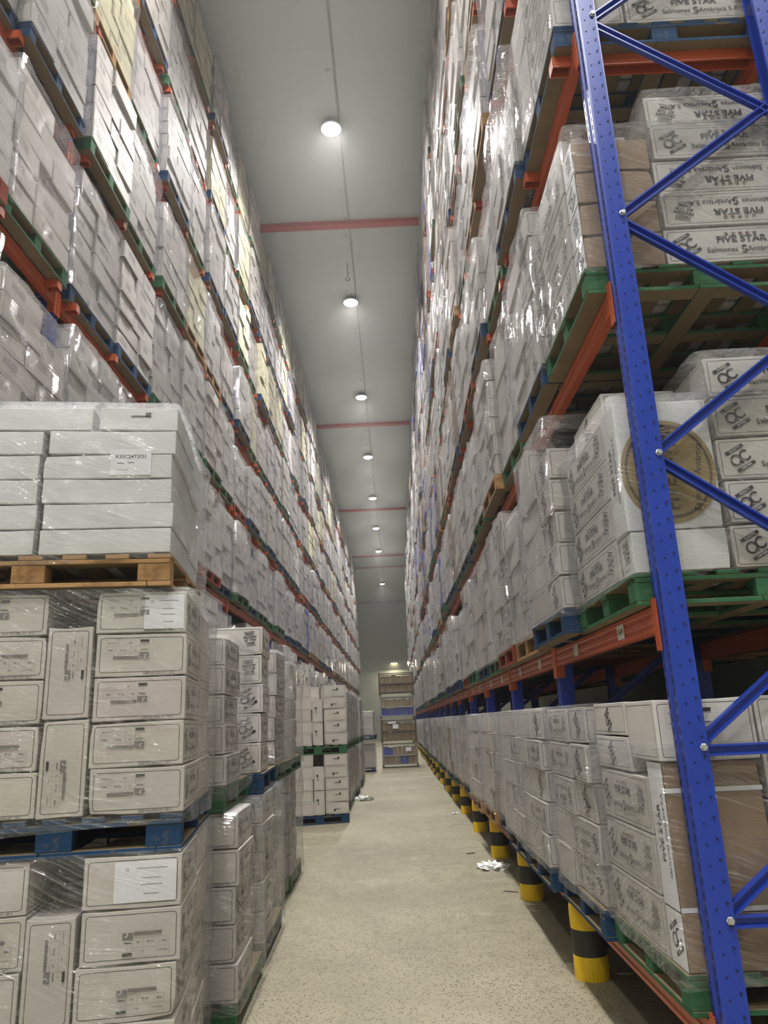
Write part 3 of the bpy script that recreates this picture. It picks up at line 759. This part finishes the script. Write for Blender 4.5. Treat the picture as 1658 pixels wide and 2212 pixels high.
def layer_pattern(flip):
    """five cartons on 1.2 (x) by 1.0 (y); returns (cx, cy, dx, dy, colname, front?) ; x=0 is the aisle face"""
    L = []
    if not flip:
        for i in range(2): L.append((.30+.6*i, .2, .585, .385, 'near', i == 0))
        for i in range(3): L.append((.2+.4*i, .70, .385, .585, 'far', i == 0))
    else:
        for i in range(3): L.append((.2+.4*i, .30, .385, .585, 'near', i == 0))
        for i in range(2): L.append((.30+.6*i, .8, .585, .385, 'far', i == 0))
    return L
def rack_load(side, li, b, j, kind):
    s = 1 if side == 'right' else -1
    zt = (LEV_R if side == 'right' else LEV_L)[li]
    if side == 'left' and li == 0: zt = 0.0
    y0 = YF[side]+BAY*b+.05+.02+j*1.015
    r = random.Random('%s%d%d%d' % (side, li, b, j))
    ov = r.uniform(-.06, .035)
    X = rx(side, -.10) + s*ov      # aisle-side edge of the load
    o = (X, y0, zt+.006); idx = 2*b+j
    where = '%s rack %s level, %s pallet from near end' % (side, LEVN[li], ordinal(idx))
    col = r.choices(['blue', 'green', 'wood', 'red'], [.46, .36, .13, .05])[0]
    if side == 'right' and b == 0:
        col = {0: ['green', 'blue'], 1: ['green', 'blue'], 2: ['green', 'blue']}.get(li, ['blue', 'blue'])[j]
    if side == 'right' and b == 1 and li == 1: col = ['wood', 'red'][j]
    hid = .15 if (side == 'left' and li < 2) else 1
    if side == 'left' and li == 0: hid = .02
    add_pallet(o, 0, s*.6, .5, 1.2, 1.0, col, '%s wooden pallet on %s' % ({'wood': 'unpainted', 'blue': 'blue', 'green': 'green', 'red': 'reddish brown'}[col], where), hid, detail=(b < 1 and hid == 1 and li < 5))
    zb = .145
    if kind == 'custom': return o, where
    tint = WHITE if r.random() < .72 else (WARM if r.random() < .6 else (CREAM if side == 'left' and li > 3 else WHITE))
    if side == 'left' and li >= 5 and r.random() < .2: tint = CREAM
    tv = r.uniform(.9, 1.05); tint = tuple(c*tv for c in tint)
    lh = r.choice((.188, .195, .2)); n = 6 if r.random() < .72 else 5
    if li == len(LEV_R)-1 and r.random() < .3: n = 5
    if side == 'right' and li == 0: n = 5; lh = .203
    kraft_col = (side == 'right' and b > 2 and r.random() < .22)
    blue_col = (r.random() < (.26 if side == 'right' and 4 <= b <= 11 else .004))
    pallet_tilt = r.uniform(-.02, .02) if li > 0 else r.uniform(-.008, .008)
    for k in range(n):
        flip = (k % 2 == 1) if r.random() < .8 else (k % 2 == 0)
        for (cx, cy, dx, dy, cn, fr) in layer_pattern(flip):
            if b > 8 and not fr: continue
            if k == n-1 and r.random() < .1: continue
            jx, jy = r.uniform(-.018, .018), r.uniform(-.008, .008)
            t2 = tint; a = 1.0 if r.random() < .8 else .5
            look = 'white'
            if kraft_col and cn == 'near': t2 = KRAFT; a = 0.0; look = 'brown'
            if blue_col and cn == 'far': t2 = BLUEC; a = 0.0; look = 'blue'
            if side == 'right' and b < 4 and look == 'white': a = .5
            pr = ()
            if look == 'white' and fr:
                if side == 'right' and b < 5:
                    pr = (('-x', 'five_star' if dy > .5 else 'qc', math.pi if r.random() < .35 else 0),)
                    if cn == 'near': pr += (('-y', 'fresh' if r.random() < .5 else 'qc', 0),)
                elif side == 'left' and cn == 'near': pr = (('-y', 'fresh' if r.random() < .6 else 'qc', 0),)
            fs = ('-x' if side == 'right' else '+x',) if fr else ()
            if fr and cn == 'near': fs = fs + ('-y',)
            lab = '%s carton, %s layer up, %s column, %s' % (look, ordinal(k), cn, where)
            add_carton(o, 0, (s*(cx+jx + pallet_tilt*k*lh), cy+jy, zb+lh*(k+.5)), (dx-r.uniform(0, .012), dy-r.uniform(0, .012), lh-r.uniform(.003, .010)), r.uniform(-.028, .028), t2, a, pr, lab, score=hid*(1 if '-y' not in fs else .75), faces=fs, look=look)
    if r.random() < .93:
        add_film(o, 0, s*.6, .5, .115, 1.2, 1.0, zb-.115+lh*n, 'clear stretch film round the load on %s' % where, hid)

FS = ('-x', 'five_star', 0); 
def custom_right(li):
    """nearest loads of the right rack, whose ends face the viewer through the blue frame"""
    o, wh = rack_load('right', li, 0, 0, 'custom')
    wh = 'right rack %s level nearest pallet' % LEVN[li]
    zb = .145; h = .203
    def c(x, y, z, dx, dy, dz, look, lab, prints=(), tint=WHITE, a=.5, rz=0, force=True, faces=('-y', '-x')):
        add_carton(o, 0, (x+dx/2, y+dy/2, z+dz/2), (dx-.006, dy-.006, dz-.003), rz, tint, a, prints, '%s carton, %s, %s' % (look, lab, wh), faces=faces, force=force, look=look)
    up, dn = 0, math.pi
    # outer column (beside the blue post, x 0..0.57)
    if li == 0:
        c(.01, 0, zb, .40, .19, .21, 'brown ended', 'bottom of near corner', (('-x', 'qc', up),), KRAFT, 0)
        c(.01, .005, zb+.21, .40, .19, .56, 'tall brown ended', 'standing above near corner bottom', (('-x', 'five_v', up),), KRAFT, 0)
        c(.0, -.01, zb+.77, .42, .40, .25, 'label-printed white', 'top of near corner', (('-y', 'spec', up),), WHITE, .5)
        for k in range(3): c(.0, .2, zb+.235*k, .385, .76, .233, 'white', 'aisle side %s from bottom' % ORD[k], (('-x', 'five_star', up),))
        for k in range(2): c(.0, .40, zb+.705+.16*k, .385, .56, .158, 'white', 'aisle side %s from bottom' % ORD[k+3], (('-x', 'qc', up),))
        rows = [('five_star', up), ('five_star', dn), ('five_star', up), ('five_star', up), ('five_star', dn)]
    elif li == 1:
        c(.01, 0, zb, .43, .19, .19, 'white', 'bottom of near corner', (('-x', 'fresh', up),), FOAM, 0)
        c(.0, .0, zb+.19, .445, .19, .62, 'tall white round-labelled', 'standing in near corner', (('-y', 'round', up, .43, .60, (.0, -.035)), ('-x', 'five_v', up)), FOAM, 0)
        for k in range(4): c(.0, .2, zb+.2*k, .385, .76, .198, 'white', 'aisle side %s from bottom' % ORD[k], (('-x', 'five_star', up),))
        c(.05, .3, zb+.8, .385, .6, .2, 'white', 'loose on top beside aisle', (('-x', 'qc', up), ('-y', 'keep', up)))
        rows = [('five_star', up)]*5
    elif li == 2:
        for k in range(4): c(.01, 0, zb+.19*k, .40, .19, .188, 'brown ended', 'near corner %s from bottom' % ORD[k], (('-x', 'qc' if k % 2 == 0 else 'fresh', up),), KRAFT, 0)
        for k in range(4): c(.0, .2, zb+.2*k, .385, .76, .198, 'white', 'aisle side %s from bottom' % ORD[k], (('-x', 'five_star', up),))
        c(.02, .25, zb+.8, .385, .6, .2, 'white', 'loose on top beside aisle', (('-x', 'qc', up),))
        rows = [('five_star', up), ('five_star', dn), ('five_star', dn), ('five_star', up), ('five_star', dn)]
    else:
        for k in range(5): c(.0, 0, zb+.2*k, .40, .58, .198, 'white', 'near corner %s from bottom' % ORD[k], (('-y', 'qc', up), ('-x', 'five_star', up)))
        rows = [('five_star', up), ('five_star', dn)]*2+[('five_star', up)]
    x1 = (.425, .462, .425, .42)[li]
    for k, (ds, rt) in enumerate(rows):
        dx = .04 if (k == 4 and li in (1, 2)) else (.0 if k % 2 else .01)
        c(x1-(dx if k < 4 else 0), -.01 if k % 2 else 0, zb+.205*k, .765 if li != 1 else .74, .38, .203, 'white', 'end facing the frame %s from bottom' % ORD[k], (('-y', ds, rt),), rz=rng.uniform(-.01, .01))
    # hidden body behind
    for k in range(4):
        c(.41, .40, zb+.2*k, .78, .57, .198, 'white', 'behind, %s layer up' % ORD[k], (), force=False, faces=())
    if li == 3:
        for k in range(5): c(0, .6, zb+.2*k, .4, .38, .198, 'white', 'aisle side far column %s from bottom' % ORD[k], (), force=False, faces=('-x',))
    else:
        pass
    add_film(o, 0, .6, .5, .115, 1.2, 1.0, zb-.115+.83, 'clear stretch film round the load on %s' % wh, 3)
    add_film(o, 0, .81, .2, zb+.70, .74, .40, .34, 'clear stretch film over the top cartons, %s' % wh, 3) if li in (1, 2) else None

for li in range(4): custom_right(li)
for side in ('right', 'left'):
    for li in range(8):
        for b in range(NB):
            for j in range(2):
                if side == 'right' and b == 0 and j == 0 and li < 4: continue
                if side == 'left' and b == NB-1 and li == 7: continue
                rack_load(side, li, b, j, None)

# the next rows, back to back behind both racks, added to block the light there
BACK = []
for side, s in (('right', 1), ('left', -1)):
    for li, zt in enumerate(LEV_R):
        for b in range(NB):
            for j in range(2):
                if b == 0 and j == 0 and False: continue
                BACK.append((side, s, li, b, j, zt))
# ---- floor stacks on the left --------------------------------------------------
# stack A: origin = front right bottom corner, x to the right (so columns use negative x), y away
def A_stack():
    o = (-.90, 3.25, 0); yaw = math.radians(8.5)
    for tier, (z, hh, col, nm) in enumerate(((0, .196, 'green', 'bottom'), (1.132, .184, 'blue', 'middle'))):
        add_pallet((o[0], o[1], z), yaw, -.5, .6, 1.0, 1.2, col, '%s pallet under the %s tier of the nearest left stack' % (col, nm), 3, True)
        zb = z+.147
        def c(x1, y, zz, dx, dy, dz, lab, prints, rz=0, force=True, tilt=0, faces=('-y', '+x')):
            add_carton((o[0], o[1], 0), yaw, (x1-dx/2, y+dy/2, zz+dz/2), (dx-.005, dy-.005, dz-.003), rz, tuple(q*rng.uniform(.97, 1.02) for q in WARM), .5, prints, '%s, %s tier of nearest left stack' % (lab, nm), faces=faces, force=force)
        for k in range(5):
            jx = rng.uniform(-.012, .012)
            if tier == 1: pr = [('-y', 'spec', 0)] + ([('-y', 'paper', 0, .17, .15, (.095, 0))] if k == 4 else []) + [('-y', 'keep', 0)]
            else: pr = [('-y', 'spec', math.pi if k in (2, 3) else 0)] if k < 4 else [('-y', 'paper', 0, .24, .15, (.05, 0))]
            pr += [('+x', 'five_star', 0)]
            c(0+jx, 0, zb+hh*k, .385, .57, hh, 'white label-printed carton, right column %s from bottom' % ORD[k], tuple(pr))
            c(-.585+jx*.7, 0.01, zb+hh*k, .385, .57, hh, 'white carton, left column %s from bottom' % ORD[k], (('-y', 'spec', math.pi if k % 2 else 0), ('-y', 'keep', 0)))
            c(0+jx-.01, .58, zb+hh*k, .4, .57, hh, 'white carton, rear aisle column %s from bottom' % ORD[k], (('+x', 'five_star', 0),), force=False, faces=('+x',))
        for k in range(2):
            c(-.39, .0, zb+.386*k, .19, .57, .385, 'white carton standing on end, middle column %s' % ('lower' if k == 0 else 'upper'), (('-y', 'spec', math.pi/2 if k == 0 else -math.pi/2),), rz=rng.uniform(-.01, .01))
        for k in range(5): c(-.41, .585, zb+hh*k, .55, .56, hh, 'white carton, hidden rear column %s from bottom' % ORD[k], (), force=False, faces=())
        add_film((o[0], o[1], z), yaw, -.5, .59, .09, 1.0, 1.18, .06+hh*5, 'clear stretch film round the %s tier of the nearest left stack' % nm, 4)
    # third tier: flat cartons on a bare wooden pallet
    z = 2.215; yaw = math.radians(7); o3 = (-.97, 3.2, z)
    add_pallet(o3, yaw, -.6, .5, 1.2, 1.0, 'wood', 'bare wooden pallet under the top tier of the nearest left stack', 3, True)
    zb = .147; h = .117
    for k in range(6):
        jx = rng.uniform(-.015, .012); w_ = .57 if k != 5 else .36
        pr = (('-y', 'k33', 0, .18, .125, (.10, .02)),) if k == 3 else ((('-y', 'spec_small', 0),) if k == 5 else ())
        add_carton(o3, yaw, (-w_/2+jx, .29, zb+h*(k+.5)), (w_-.006, .57, h-.003), 0, FOAM, 0, pr, 'flat white carton, right column %s from bottom, top tier of nearest left stack' % ORD[k], faces=('-y', '+x'), force=True, look='flat white')
        add_carton(o3, yaw, (-w_-.015-.29+jx*.5, .29, zb+h*(k+.5)), (.57, .57, h-.003), 0, FOAM, 0, (), 'flat white carton, left column %s from bottom, top tier of nearest left stack' % ORD[k], faces=('-y',), force=True, look='flat white')
        add_carton(o3, yaw, (-.6+jx, .79, zb+h*(k+.5)), (1.15, .4, h-.003), 0, FOAM, 0, (), 'flat white carton, rear row %s from bottom, top tier of nearest left stack' % ORD[k], faces=('+x',), score=.3)
    add_film(o3, yaw, -.6, .5, .1, 1.2, 1.0, .05+h*6, 'milky stretch film round the top tier of the nearest left stack', 4)
A_stack()
def floor_load(xr, y, z, yaw, n, h, col, where, cols, dn=None, wid=1.0, dep=1.2, film=True, tint=WHITE, top=None, fsc=1.0, sel=True):
    o = (xr, y, z)
    add_pallet(o, yaw, -wid/2, dep/2, wid, dep, col, '%s pallet under %s' % (col if col != 'wood' else 'unpainted', where), 1.5*fsc, y < 8)
    zb = .147
    for k in range(n):
        x = 0
        for ci, (cw, kind) in enumerate(cols):
            jx = rng.uniform(-.012, .012)
            if kind == 'stand':
                if k < (n*h)//(2*h) and k*2*h < n*h - .3:
                    add_carton(o, yaw, (x-cw/2, .285, zb+.386*k+.19), (cw-.006, .565, .38), 0, tint, .5, (('-y', 'spec_small', math.pi/2),), 'white carton on end, %s in middle column, %s' % (('lower', 'upper', 'topmost')[k] , where), faces=('-y',), score=1.6*fsc)
            else:
                pr = []
                if dn: 
                    q = dn(k, ci)
                    if q: pr.append(q)
                if ci == 0 and y < 9: pr.append(('+x', 'five_star', 0))
                add_carton(o, yaw, (x-cw/2+jx, .285, zb+h*(k+.5)), (cw-.005, .565, h-.003), rng.uniform(-.012, .012), tuple(q_*rng.uniform(.97, 1.02) for q_ in tint), .5, tuple(pr), 'white carton, %s column %s from bottom, %s' % (('right', 'middle', 'left', 'far left')[ci], ORD[k], where), faces=('-y', '+x') if ci == 0 else ('-y',), score=(1.6 if ci == 0 else .5)*fsc if sel else 0)
            x -= cw+.006
        for r_ in range(1, int(dep/.57)):
            add_carton(o, yaw, (-.19+rng.uniform(-.012, .012), .285+.575*r_, zb+h*(k+.5)), (.38, .565, h-.003), rng.uniform(-.02, .02), tint, .5, (('+x', 'five_star', 0),) if y < 9 else (), 'white carton, aisle side rear column %s from bottom, %s' % (ORD[k], where), faces=('+x',), score=.8*fsc if sel else 0)
            add_carton(o, yaw, (-.70, .285+.575*r_, zb+h*(k+.5)), (.58, .565, h-.003), 0, tint, .5, (), 'hidden', faces=(), score=0)
    if film: add_film(o, yaw, -wid/2+.0, dep/2-.01, .08, wid, dep-.03, .067+h*n, 'clear stretch film round %s' % where, 1.5*fsc)
two = [(.385, 'lie'), (.57, 'lie')]
blank = lambda k, ci: ('-y', 'keep', 0)
floor_load(-.95, 4.62, 0, math.radians(2), 5, .196, 'green', 'the second left stack, bottom tier', two, blank, dep=1.0)
floor_load(-1.03, 4.60, 1.13, math.radians(3), 5, .175, 'green', 'the second left stack, upper tier', two, blank, dep=1.0)
floor_load(-1.0, 5.77, 0, math.radians(2), 5, .196, 'blue', 'the third left stack, bottom tier', two, lambda k, ci: ('-y', 'fresh', -math.pi/2 if k > 1 else 0), dep=1.1)
floor_load(-1.0, 5.72, 1.13, math.radians(4), 5, .214, 'blue', 'the third left stack, upper tier', two, lambda k, ci: ('-y', 'qc' if k < 3 else 'fresh', 0, .26 if k < 3 else .385, .20, (.075, 0)), dep=1.1, film=False, fsc=1.5)
floor_load(-1.12, 6.98, 0, math.radians(3), 5, .196, 'green', 'the fourth left stack, bottom tier', two, None, dep=1.05)
floor_load(-1.10, 6.98, 1.13, math.radians(0), 5, .2, 'green', 'the fourth left stack, upper tier', two, None, dep=1.05)
floor_load(-1.13, 8.12, 0, math.radians(2), 5, .196, 'green', 'the fifth left stack, bottom tier', two, None, dep=1.1, tint=WHITE)
floor_load(-1.12, 8.12, 1.13, math.radians(2), 5, .196, 'green', 'the fifth left stack, upper tier', two, None, dep=1.1)
ecols = [(.40, 'lie'), (.19, 'stand'), (.38, 'lie')]
sp = lambda k, ci: ('-y', 'spec_small', math.pi if (k+ci) % 3 == 0 else 0)
floor_load(-.87, 13.35, 0, math.radians(12), 5, .192, 'blue', 'the lone left stack mid-aisle, bottom tier', ecols, sp, film=False, tint=WARM, fsc=4)
floor_load(-.88, 13.35, 1.108, math.radians(11), 5, .2, 'green', 'the lone left stack mid-aisle, upper tier', ecols, sp, film=False, tint=WARM, fsc=4)
for i, (xx, yy) in enumerate(((-.98, 15.0), (-1.02, 16.4), (-1.0, 17.7), (-.98, 20.3), (-1.0, 21.7))):
    for t_ in range(2):
        if i == 4 and t_: continue
        floor_load(xx, yy, 1.12*t_, math.radians(rng.uniform(-3, 3)), 5, .19, rng.choice(('green', 'blue')), 'the %s stack behind the lone left stack, %s tier' % (ORD[i], ('bottom', 'upper')[t_]), two, None, dep=1.2, fsc=.8)
floor_load(-.78, 26.2, 0.0, math.radians(3), 4, .19, 'blue', 'the far left stack before the cages, bottom tier', two, None, dep=1.0, fsc=.8)
floor_load(-.80, 25.9, 1.05, math.radians(-4), 4, .19, 'blue', 'the far left stack before the cages, upper tier', two, None, dep=1.0, fsc=.8)

# ---- build cartons -------------------------------------------------------------
cartons.sort(key=lambda c: -c['s'])
bx = Boxes(); used = set()
for i, c in enumerate(cartons):
    if i < 300 and c['s'] > 0:
        o = link_mesh('carton', carton_mesh(c['d'], c['tint'], c['a'], i % 3) if max(c['tint']) == 0 else carton_mesh(c['d'], tuple(round(t, 2) for t in c['tint']), c['a'], i % 3), None, c['p'], c['rz'])
        tag(o, c['label'], 'box', 'cartons stacked on pallets')
        for pr in c['prints']:
            face, kind, rot = pr[:3]; W_, H_, off = (pr[3], pr[4], pr[5]) if len(pr) > 3 else (None, None, (0, 0))
            nm = {'paper': 'paper_label', 'k33': 'paper_label', 'round': 'round_label'}.get(kind, 'printing')
            if c['look'] in ('brown ended', 'tall brown ended') and face == '-x':
                a_ = Art(); a_.rect(0, 0, c['d'][1]-.004, c['d'][2]-.004, 0, 3)
                q = link_mesh('white_side', a_.mesh('white_side'), o, (-c['d'][0]/2-.0026, 0, 0)); q.rotation_euler = (0, 0, -math.pi/2)
            if kind == 'qc' and c['d'][1 if face != '-y' else 0] < .25: pass
            put_design(o, c['d'], face, kind, W_, H_, off, rot, nm, {'paper': 'pale paper label', 'k33': 'white paper label reading K33C24T2O1', 'round': 'round gold and brown label'}.get(kind))
        if c['look'] == 'tall brown ended':
            for zz in (-.27, .17):
                a_ = Art(); a_.rect(0, 0, c['d'][0], .018, 0, 3); link_mesh('tape', a_.mesh('tape'), o, (0, -c['d'][1]/2-.003, zz))['label'] = 'white tape strip'
    else: bx.add(c['p'], c['d'], c['rz'], c['tint'], c['a'])
for side, s, li, b, j, zt in BACK:
    y0 = YF[side]+BAY*b+.07+j*1.015; X = rx(side, 1.25); r = random.Random('%s%d%d%dback' % (side, li, b, j)); n = r.choice((5, 6, 6)) if li else 5
    for k in range(n):
        for cy, dy in ((.2, .385), (.7, .585)):
            bx.add((X+s*.6+r.uniform(-.01, .01), y0+cy, zt+.155+.195*(k+.5)), (1.17, dy, .19), r.uniform(-.01, .01), tuple(c*r.uniform(.9, 1.02) for c in WHITE), .5)
    pallets.append(dict(p=(X+s*.6, y0+.5, zt+.006), lx=1.2, ly=1.0, col=r.choice(('blue', 'green', 'wood')), rz=0, label='', s=0, detail=False))
tag(link_mesh('carton', bx.mesh('cartons')), 'white cartons filling the farther pallets of both racks', 'box', kind='stuff')

# ---- build pallets -------------------------------------------------------------
pallets.sort(key=lambda c: -c['s'])
smb = {k: MB() for k in PAL}
allst = MB(); cols = list(PAL)
for i, p in enumerate(pallets):
    if i < 300 and p['s'] > 0:
        if p['detail']:
            e = empty('pallet', p['p'], p['rz']); pallet_detail(p['lx'], p['ly'], p['col'], e)
        else: e = link_mesh('pallet', pallet_whole(p['lx'], p['ly'], p['col']), None, p['p'], p['rz'])
        tag(e, p['label'], 'pallet', 'pallets under the cartons')
    else:
        c, s = math.cos(p['rz']), math.sin(p['rz'])
        for _, (a, b_, cc, d, e_, f_) in pallet_parts(p['lx'], p['ly']):
            q = p['p']; allst.box(q[0]+a, q[0]+b_, q[1]+cc, q[1]+d, q[2]+e_, q[2]+f_, cols.index(p['col']))
tag(obj('pallet', allst, [PAL[k] for k in cols]), 'blue, green and bare wooden pallets at the far end of both racks', 'pallet', kind='stuff')

# ---- stretch film --------------------------------------------------------------
def film_geo(lx, ly, h, seed, nu=14, nv=9, amp=.012):
    r = np.random.default_rng(seed); mb = MB(); g = .03
    hx, hy = lx/2+g, ly/2+g
    # perimeter points with rounded corners
    per = []
    cr = .035
    for (sx, sy, a0) in ((1, -1, -math.pi/2), (1, 1, 0), (-1, 1, math.pi/2), (-1, -1, math.pi)):
        for k in range(3):
            a = a0+k*math.pi/4; per.append((sx*(hx-cr)+cr*math.cos(a), sy*(hy-cr)+cr*math.sin(a), math.cos(a), math.sin(a)))
    pts = []
    for i in range(len(per)):
        p, q = per[i], per[(i+1) % len(per)]; d = math.hypot(q[0]-p[0], q[1]-p[1]); n = max(1, int(d/(.08 if nu > 8 else .25)))
        for k in range(n):
            t = k/n; pts.append(tuple(p[m]*(1-t)+q[m]*t for m in range(4)))
    n = len(pts); ph = r.uniform(0, 6, 8)
    vs = []
    for j in range(nv+1):
        z = h*j/nv
        for i, (x, y, nx, ny) in enumerate(pts):
            u = i/n*2*math.pi
            w_ = amp*(.5*math.sin(3*u+z*9+ph[0])+.5*math.sin(7*u-z*14+ph[1])+.4*math.sin(13*u+z*21+ph[2])) + r.uniform(-.004, .004)
            w_ = max(w_, -.008)
            zz = z+(.02*math.sin(2*u+ph[3]) if j in (0,) else 0)
            vs.append((x+nx*w_, y+ny*w_, zz))
    for j, (ins, dz) in enumerate(((.03, .012), (.12, .010), (.2, -.004))):
        for i, (x, y, nx, ny) in enumerate(pts):
            u = i/n*2*math.pi; k = 1-ins/max(hx, hy)*(1+.3*math.sin(5*u+ph[4]))*(1 if j else .6)
            vs.append((x*k, y*k, h+dz+.008*math.sin(6*u+ph[5])*(j > 0)))
    rows = nv+4
    mb.poly(vs, [(j*n+i, j*n+(i+1) % n, (j+1)*n+(i+1) % n, (j+1)*n+i) for j in range(rows-1) for i in range(n)])
    return mb
FM = {}
films.sort(key=lambda c: -c['s'])
fst = MB()
for i, f in enumerate(films):
    if i < 300 and f['s'] > 0:
        key = (round(f['lx'], 2), round(f['ly'], 2), round(f['h'], 2), i % 4 if f['lx'] == 1.2 else 0)
        if key not in FM: FM[key] = film_geo(f['lx'], f['ly'], f['h'], abs(hash(str(key))) % 9999 if False else int(key[0]*7+key[2]*1000+key[3]*13)).mesh('stretch_wrap', M['film'], smooth=True)
        tag(link_mesh('stretch_wrap', FM[key], None, f['p'], f['rz']), f['label'], 'plastic wrap', 'stretch film round the pallet loads')
    else:
        g = film_geo(f['lx'], f['ly'], f['h'], i, nu=4, nv=4, amp=.02)
        fst.poly([(v[0]+f['p'][0], v[1]+f['p'][1], v[2]+f['p'][2]) for v in g.v], g.f)
tag(obj('stretch_wrap', fst, M['film'], smooth=True), 'clear stretch film round the farther loads of both racks', 'plastic wrap', kind='stuff')

# ------------------------------------------------------------------ cages
def cage(z, W, D, H, xc, yc, idx, matf):
    e = empty('stillage_cage', (xc, yc, z))
    tag(e, 'steel mesh cage full of boxes, %s of the stack of four' % ('topmost', 'second from top', 'third from top', 'bottom one')[idx], 'cage', 'steel cages stacked at the aisle end')
    for sx in (-1, 1):
        for sy in (-1, 1):
            mb = MB(); mb.box(-.02, .02, -.02, .02, 0, H); obj('corner_post', mb, matf, e, (sx*(W/2-.02), sy*(D/2-.02), 0))
            mb = MB(); mb.box(-.035, .035, -.035, .035, 0, .07); obj('foot', mb, M['rust'], e, (sx*(W/2-.03), sy*(D/2-.03), -.0))
    mb = MB(); mb.box(-W/2+.04, W/2-.04, -D/2+.04, D/2-.04, .075, .10); obj('base', mb, M['rust'], e)
    for nm, yy in (('front_mesh', -D/2+.012), ('rear_mesh', D/2-.012)):
        mb = MB()
        for zz in (.09, H*.5, H-.03): mb.box(-W/2, W/2, yy-.012, yy+.012, zz-.018, zz+.018)
        n = 22
        for k in range(1, n): 
            x = -W/2+W*k/n; mb.box(x-.005, x+.005, yy-.006, yy+.006, .09, H-.03)
        obj(nm, mb, matf, e)
    for sx in (-1, 1):
        mb = MB(); xx = sx*(W/2-.012)
        for zz in (.09, H*.5, H-.03): mb.box(xx-.012, xx+.012, -D/2, D/2, zz-.018, zz+.018)
        for k in range(1, 14):
            y = -D/2+D*k/14; mb.box(xx-.006, xx+.006, y-.005, y+.005, .09, H-.03)
        obj('side_mesh', mb, matf, e)
    mb = MB(); mb.box(-W/2+.04, W/2-.04, -D/2+.04, D/2-.04, H*.5-.01, H*.5+.006); obj('shelf', mb, M['rust'], e)
    return e
BROWN = lin(150, 132, 104)[:3]
zc = .02; W = 1.3
specs = []
for idx in (3, 2, 1, 0):
    xc = .055 - .012*(3-idx); cage(zc, W, 1.0, .80, xc, 28.5, idx, M['steel'] if idx in (1, 3) else M['rust'])
    for half in range(2):
        nn = rng.choice((6, 7, 8)); x = -W/2+.06; ww = (W-.12)/nn
        for k in range(nn):
            hh = rng.uniform(.24, .31); blue = (idx == 1 and half == 0) or (idx == 3 and half == 0 and k in (4, 5)) or (idx == 3 and half == 1 and k < 2)
            zz = zc + (.101 if half == 0 else .407)
            me = carton_mesh((round(ww-.008, 3), .8, round(hh, 2)), BLUEC if blue else BROWN, 0, k % 3)
            o = link_mesh('carton', me, None, (xc+x+ww*(k+.5), 28.46, zz+round(hh, 2)/2), 0)
            tag(o, '%s box in the %s cage, %s shelf, %s from left' % ('blue' if blue else 'brown', ('topmost', 'second', 'third', 'bottom')[idx], ('lower', 'upper')[half], ORD[k]), 'box', 'boxes inside the steel cages')
    zc += .84
for (x, z, w_, h_, nm) in ((-.12, 1.42, .2, .15, 'centre'), (-.25, 1.56, .28, .07, 'upper left')):
    mb = MB(); mb.box(-w_/2, w_/2, -.003, 0, -h_/2, h_/2)
    tag(obj('paper_sign', mb, M['paper'], None, (x+.05, 27.985, z)), 'white paper card hung on the front of the third cage, %s' % nm, 'sign')
mb = MB(); mb.box(-.1, .1, -.003, 0, -.07, .07)
tag(obj('paper_sign', mb, M['paper'], None, (.36, 27.985, .62)), 'white paper card hung on the front of the bottom cage', 'sign')

# ------------------------------------------------------------------ litter on the floor
def scrap(x, y, r_, seed, lab):
    r = random.Random(seed); bm = bmesh.new(); bmesh.ops.create_icosphere(bm, subdivisions=3, radius=1)
    for v in bm.verts:
        k = 1+.5*math.sin(v.co.x*9+seed)*math.sin(v.co.y*8)+r.uniform(-.25, .25)
        v.co = Vector((v.co.x*r_*k, v.co.y*r_*k*.8, max(0.0, (v.co.z+.5)*r_*.28*k)))
    me = bpy.data.meshes.new('film_scrap'); bm.to_mesh(me); bm.free(); me.materials.append(M['scrap'])
    tag(link_mesh('film_scrap', me, None, (x, y, 0.0)), lab, 'litter')
scrap(.98, 8.9, .14, 3, 'crumpled clear film scrap on the floor by the right column guards')
scrap(-.78, 16.9, .18, 5, 'crumpled clear film scrap on the floor beside the left stacks')
scrap(.93, 13.9, .06, 8, 'tiny white film scrap on the floor by the farther right guards')
mb = MB(); mb.box(-.05, .05, -.012, .012, 0, .01)
tag(obj('wood_splinter', mb, M['rust'], None, (.83, 9.9, 0), .2), 'small dark wood splinter on the floor by the right guards', 'litter')
mb = MB(); mb.box(-.07, .07, -.008, .008, 0, .008)
tag(obj('wood_splinter', mb, M['rust'], None, (1.0, 7.75, 0), -.5), 'thin dark splinter lying before the second bright column guard', 'litter')
print('objects', len(bpy.data.objects), 'cartons', len(cartons), 'pallets', len(pallets), 'films', len(films))
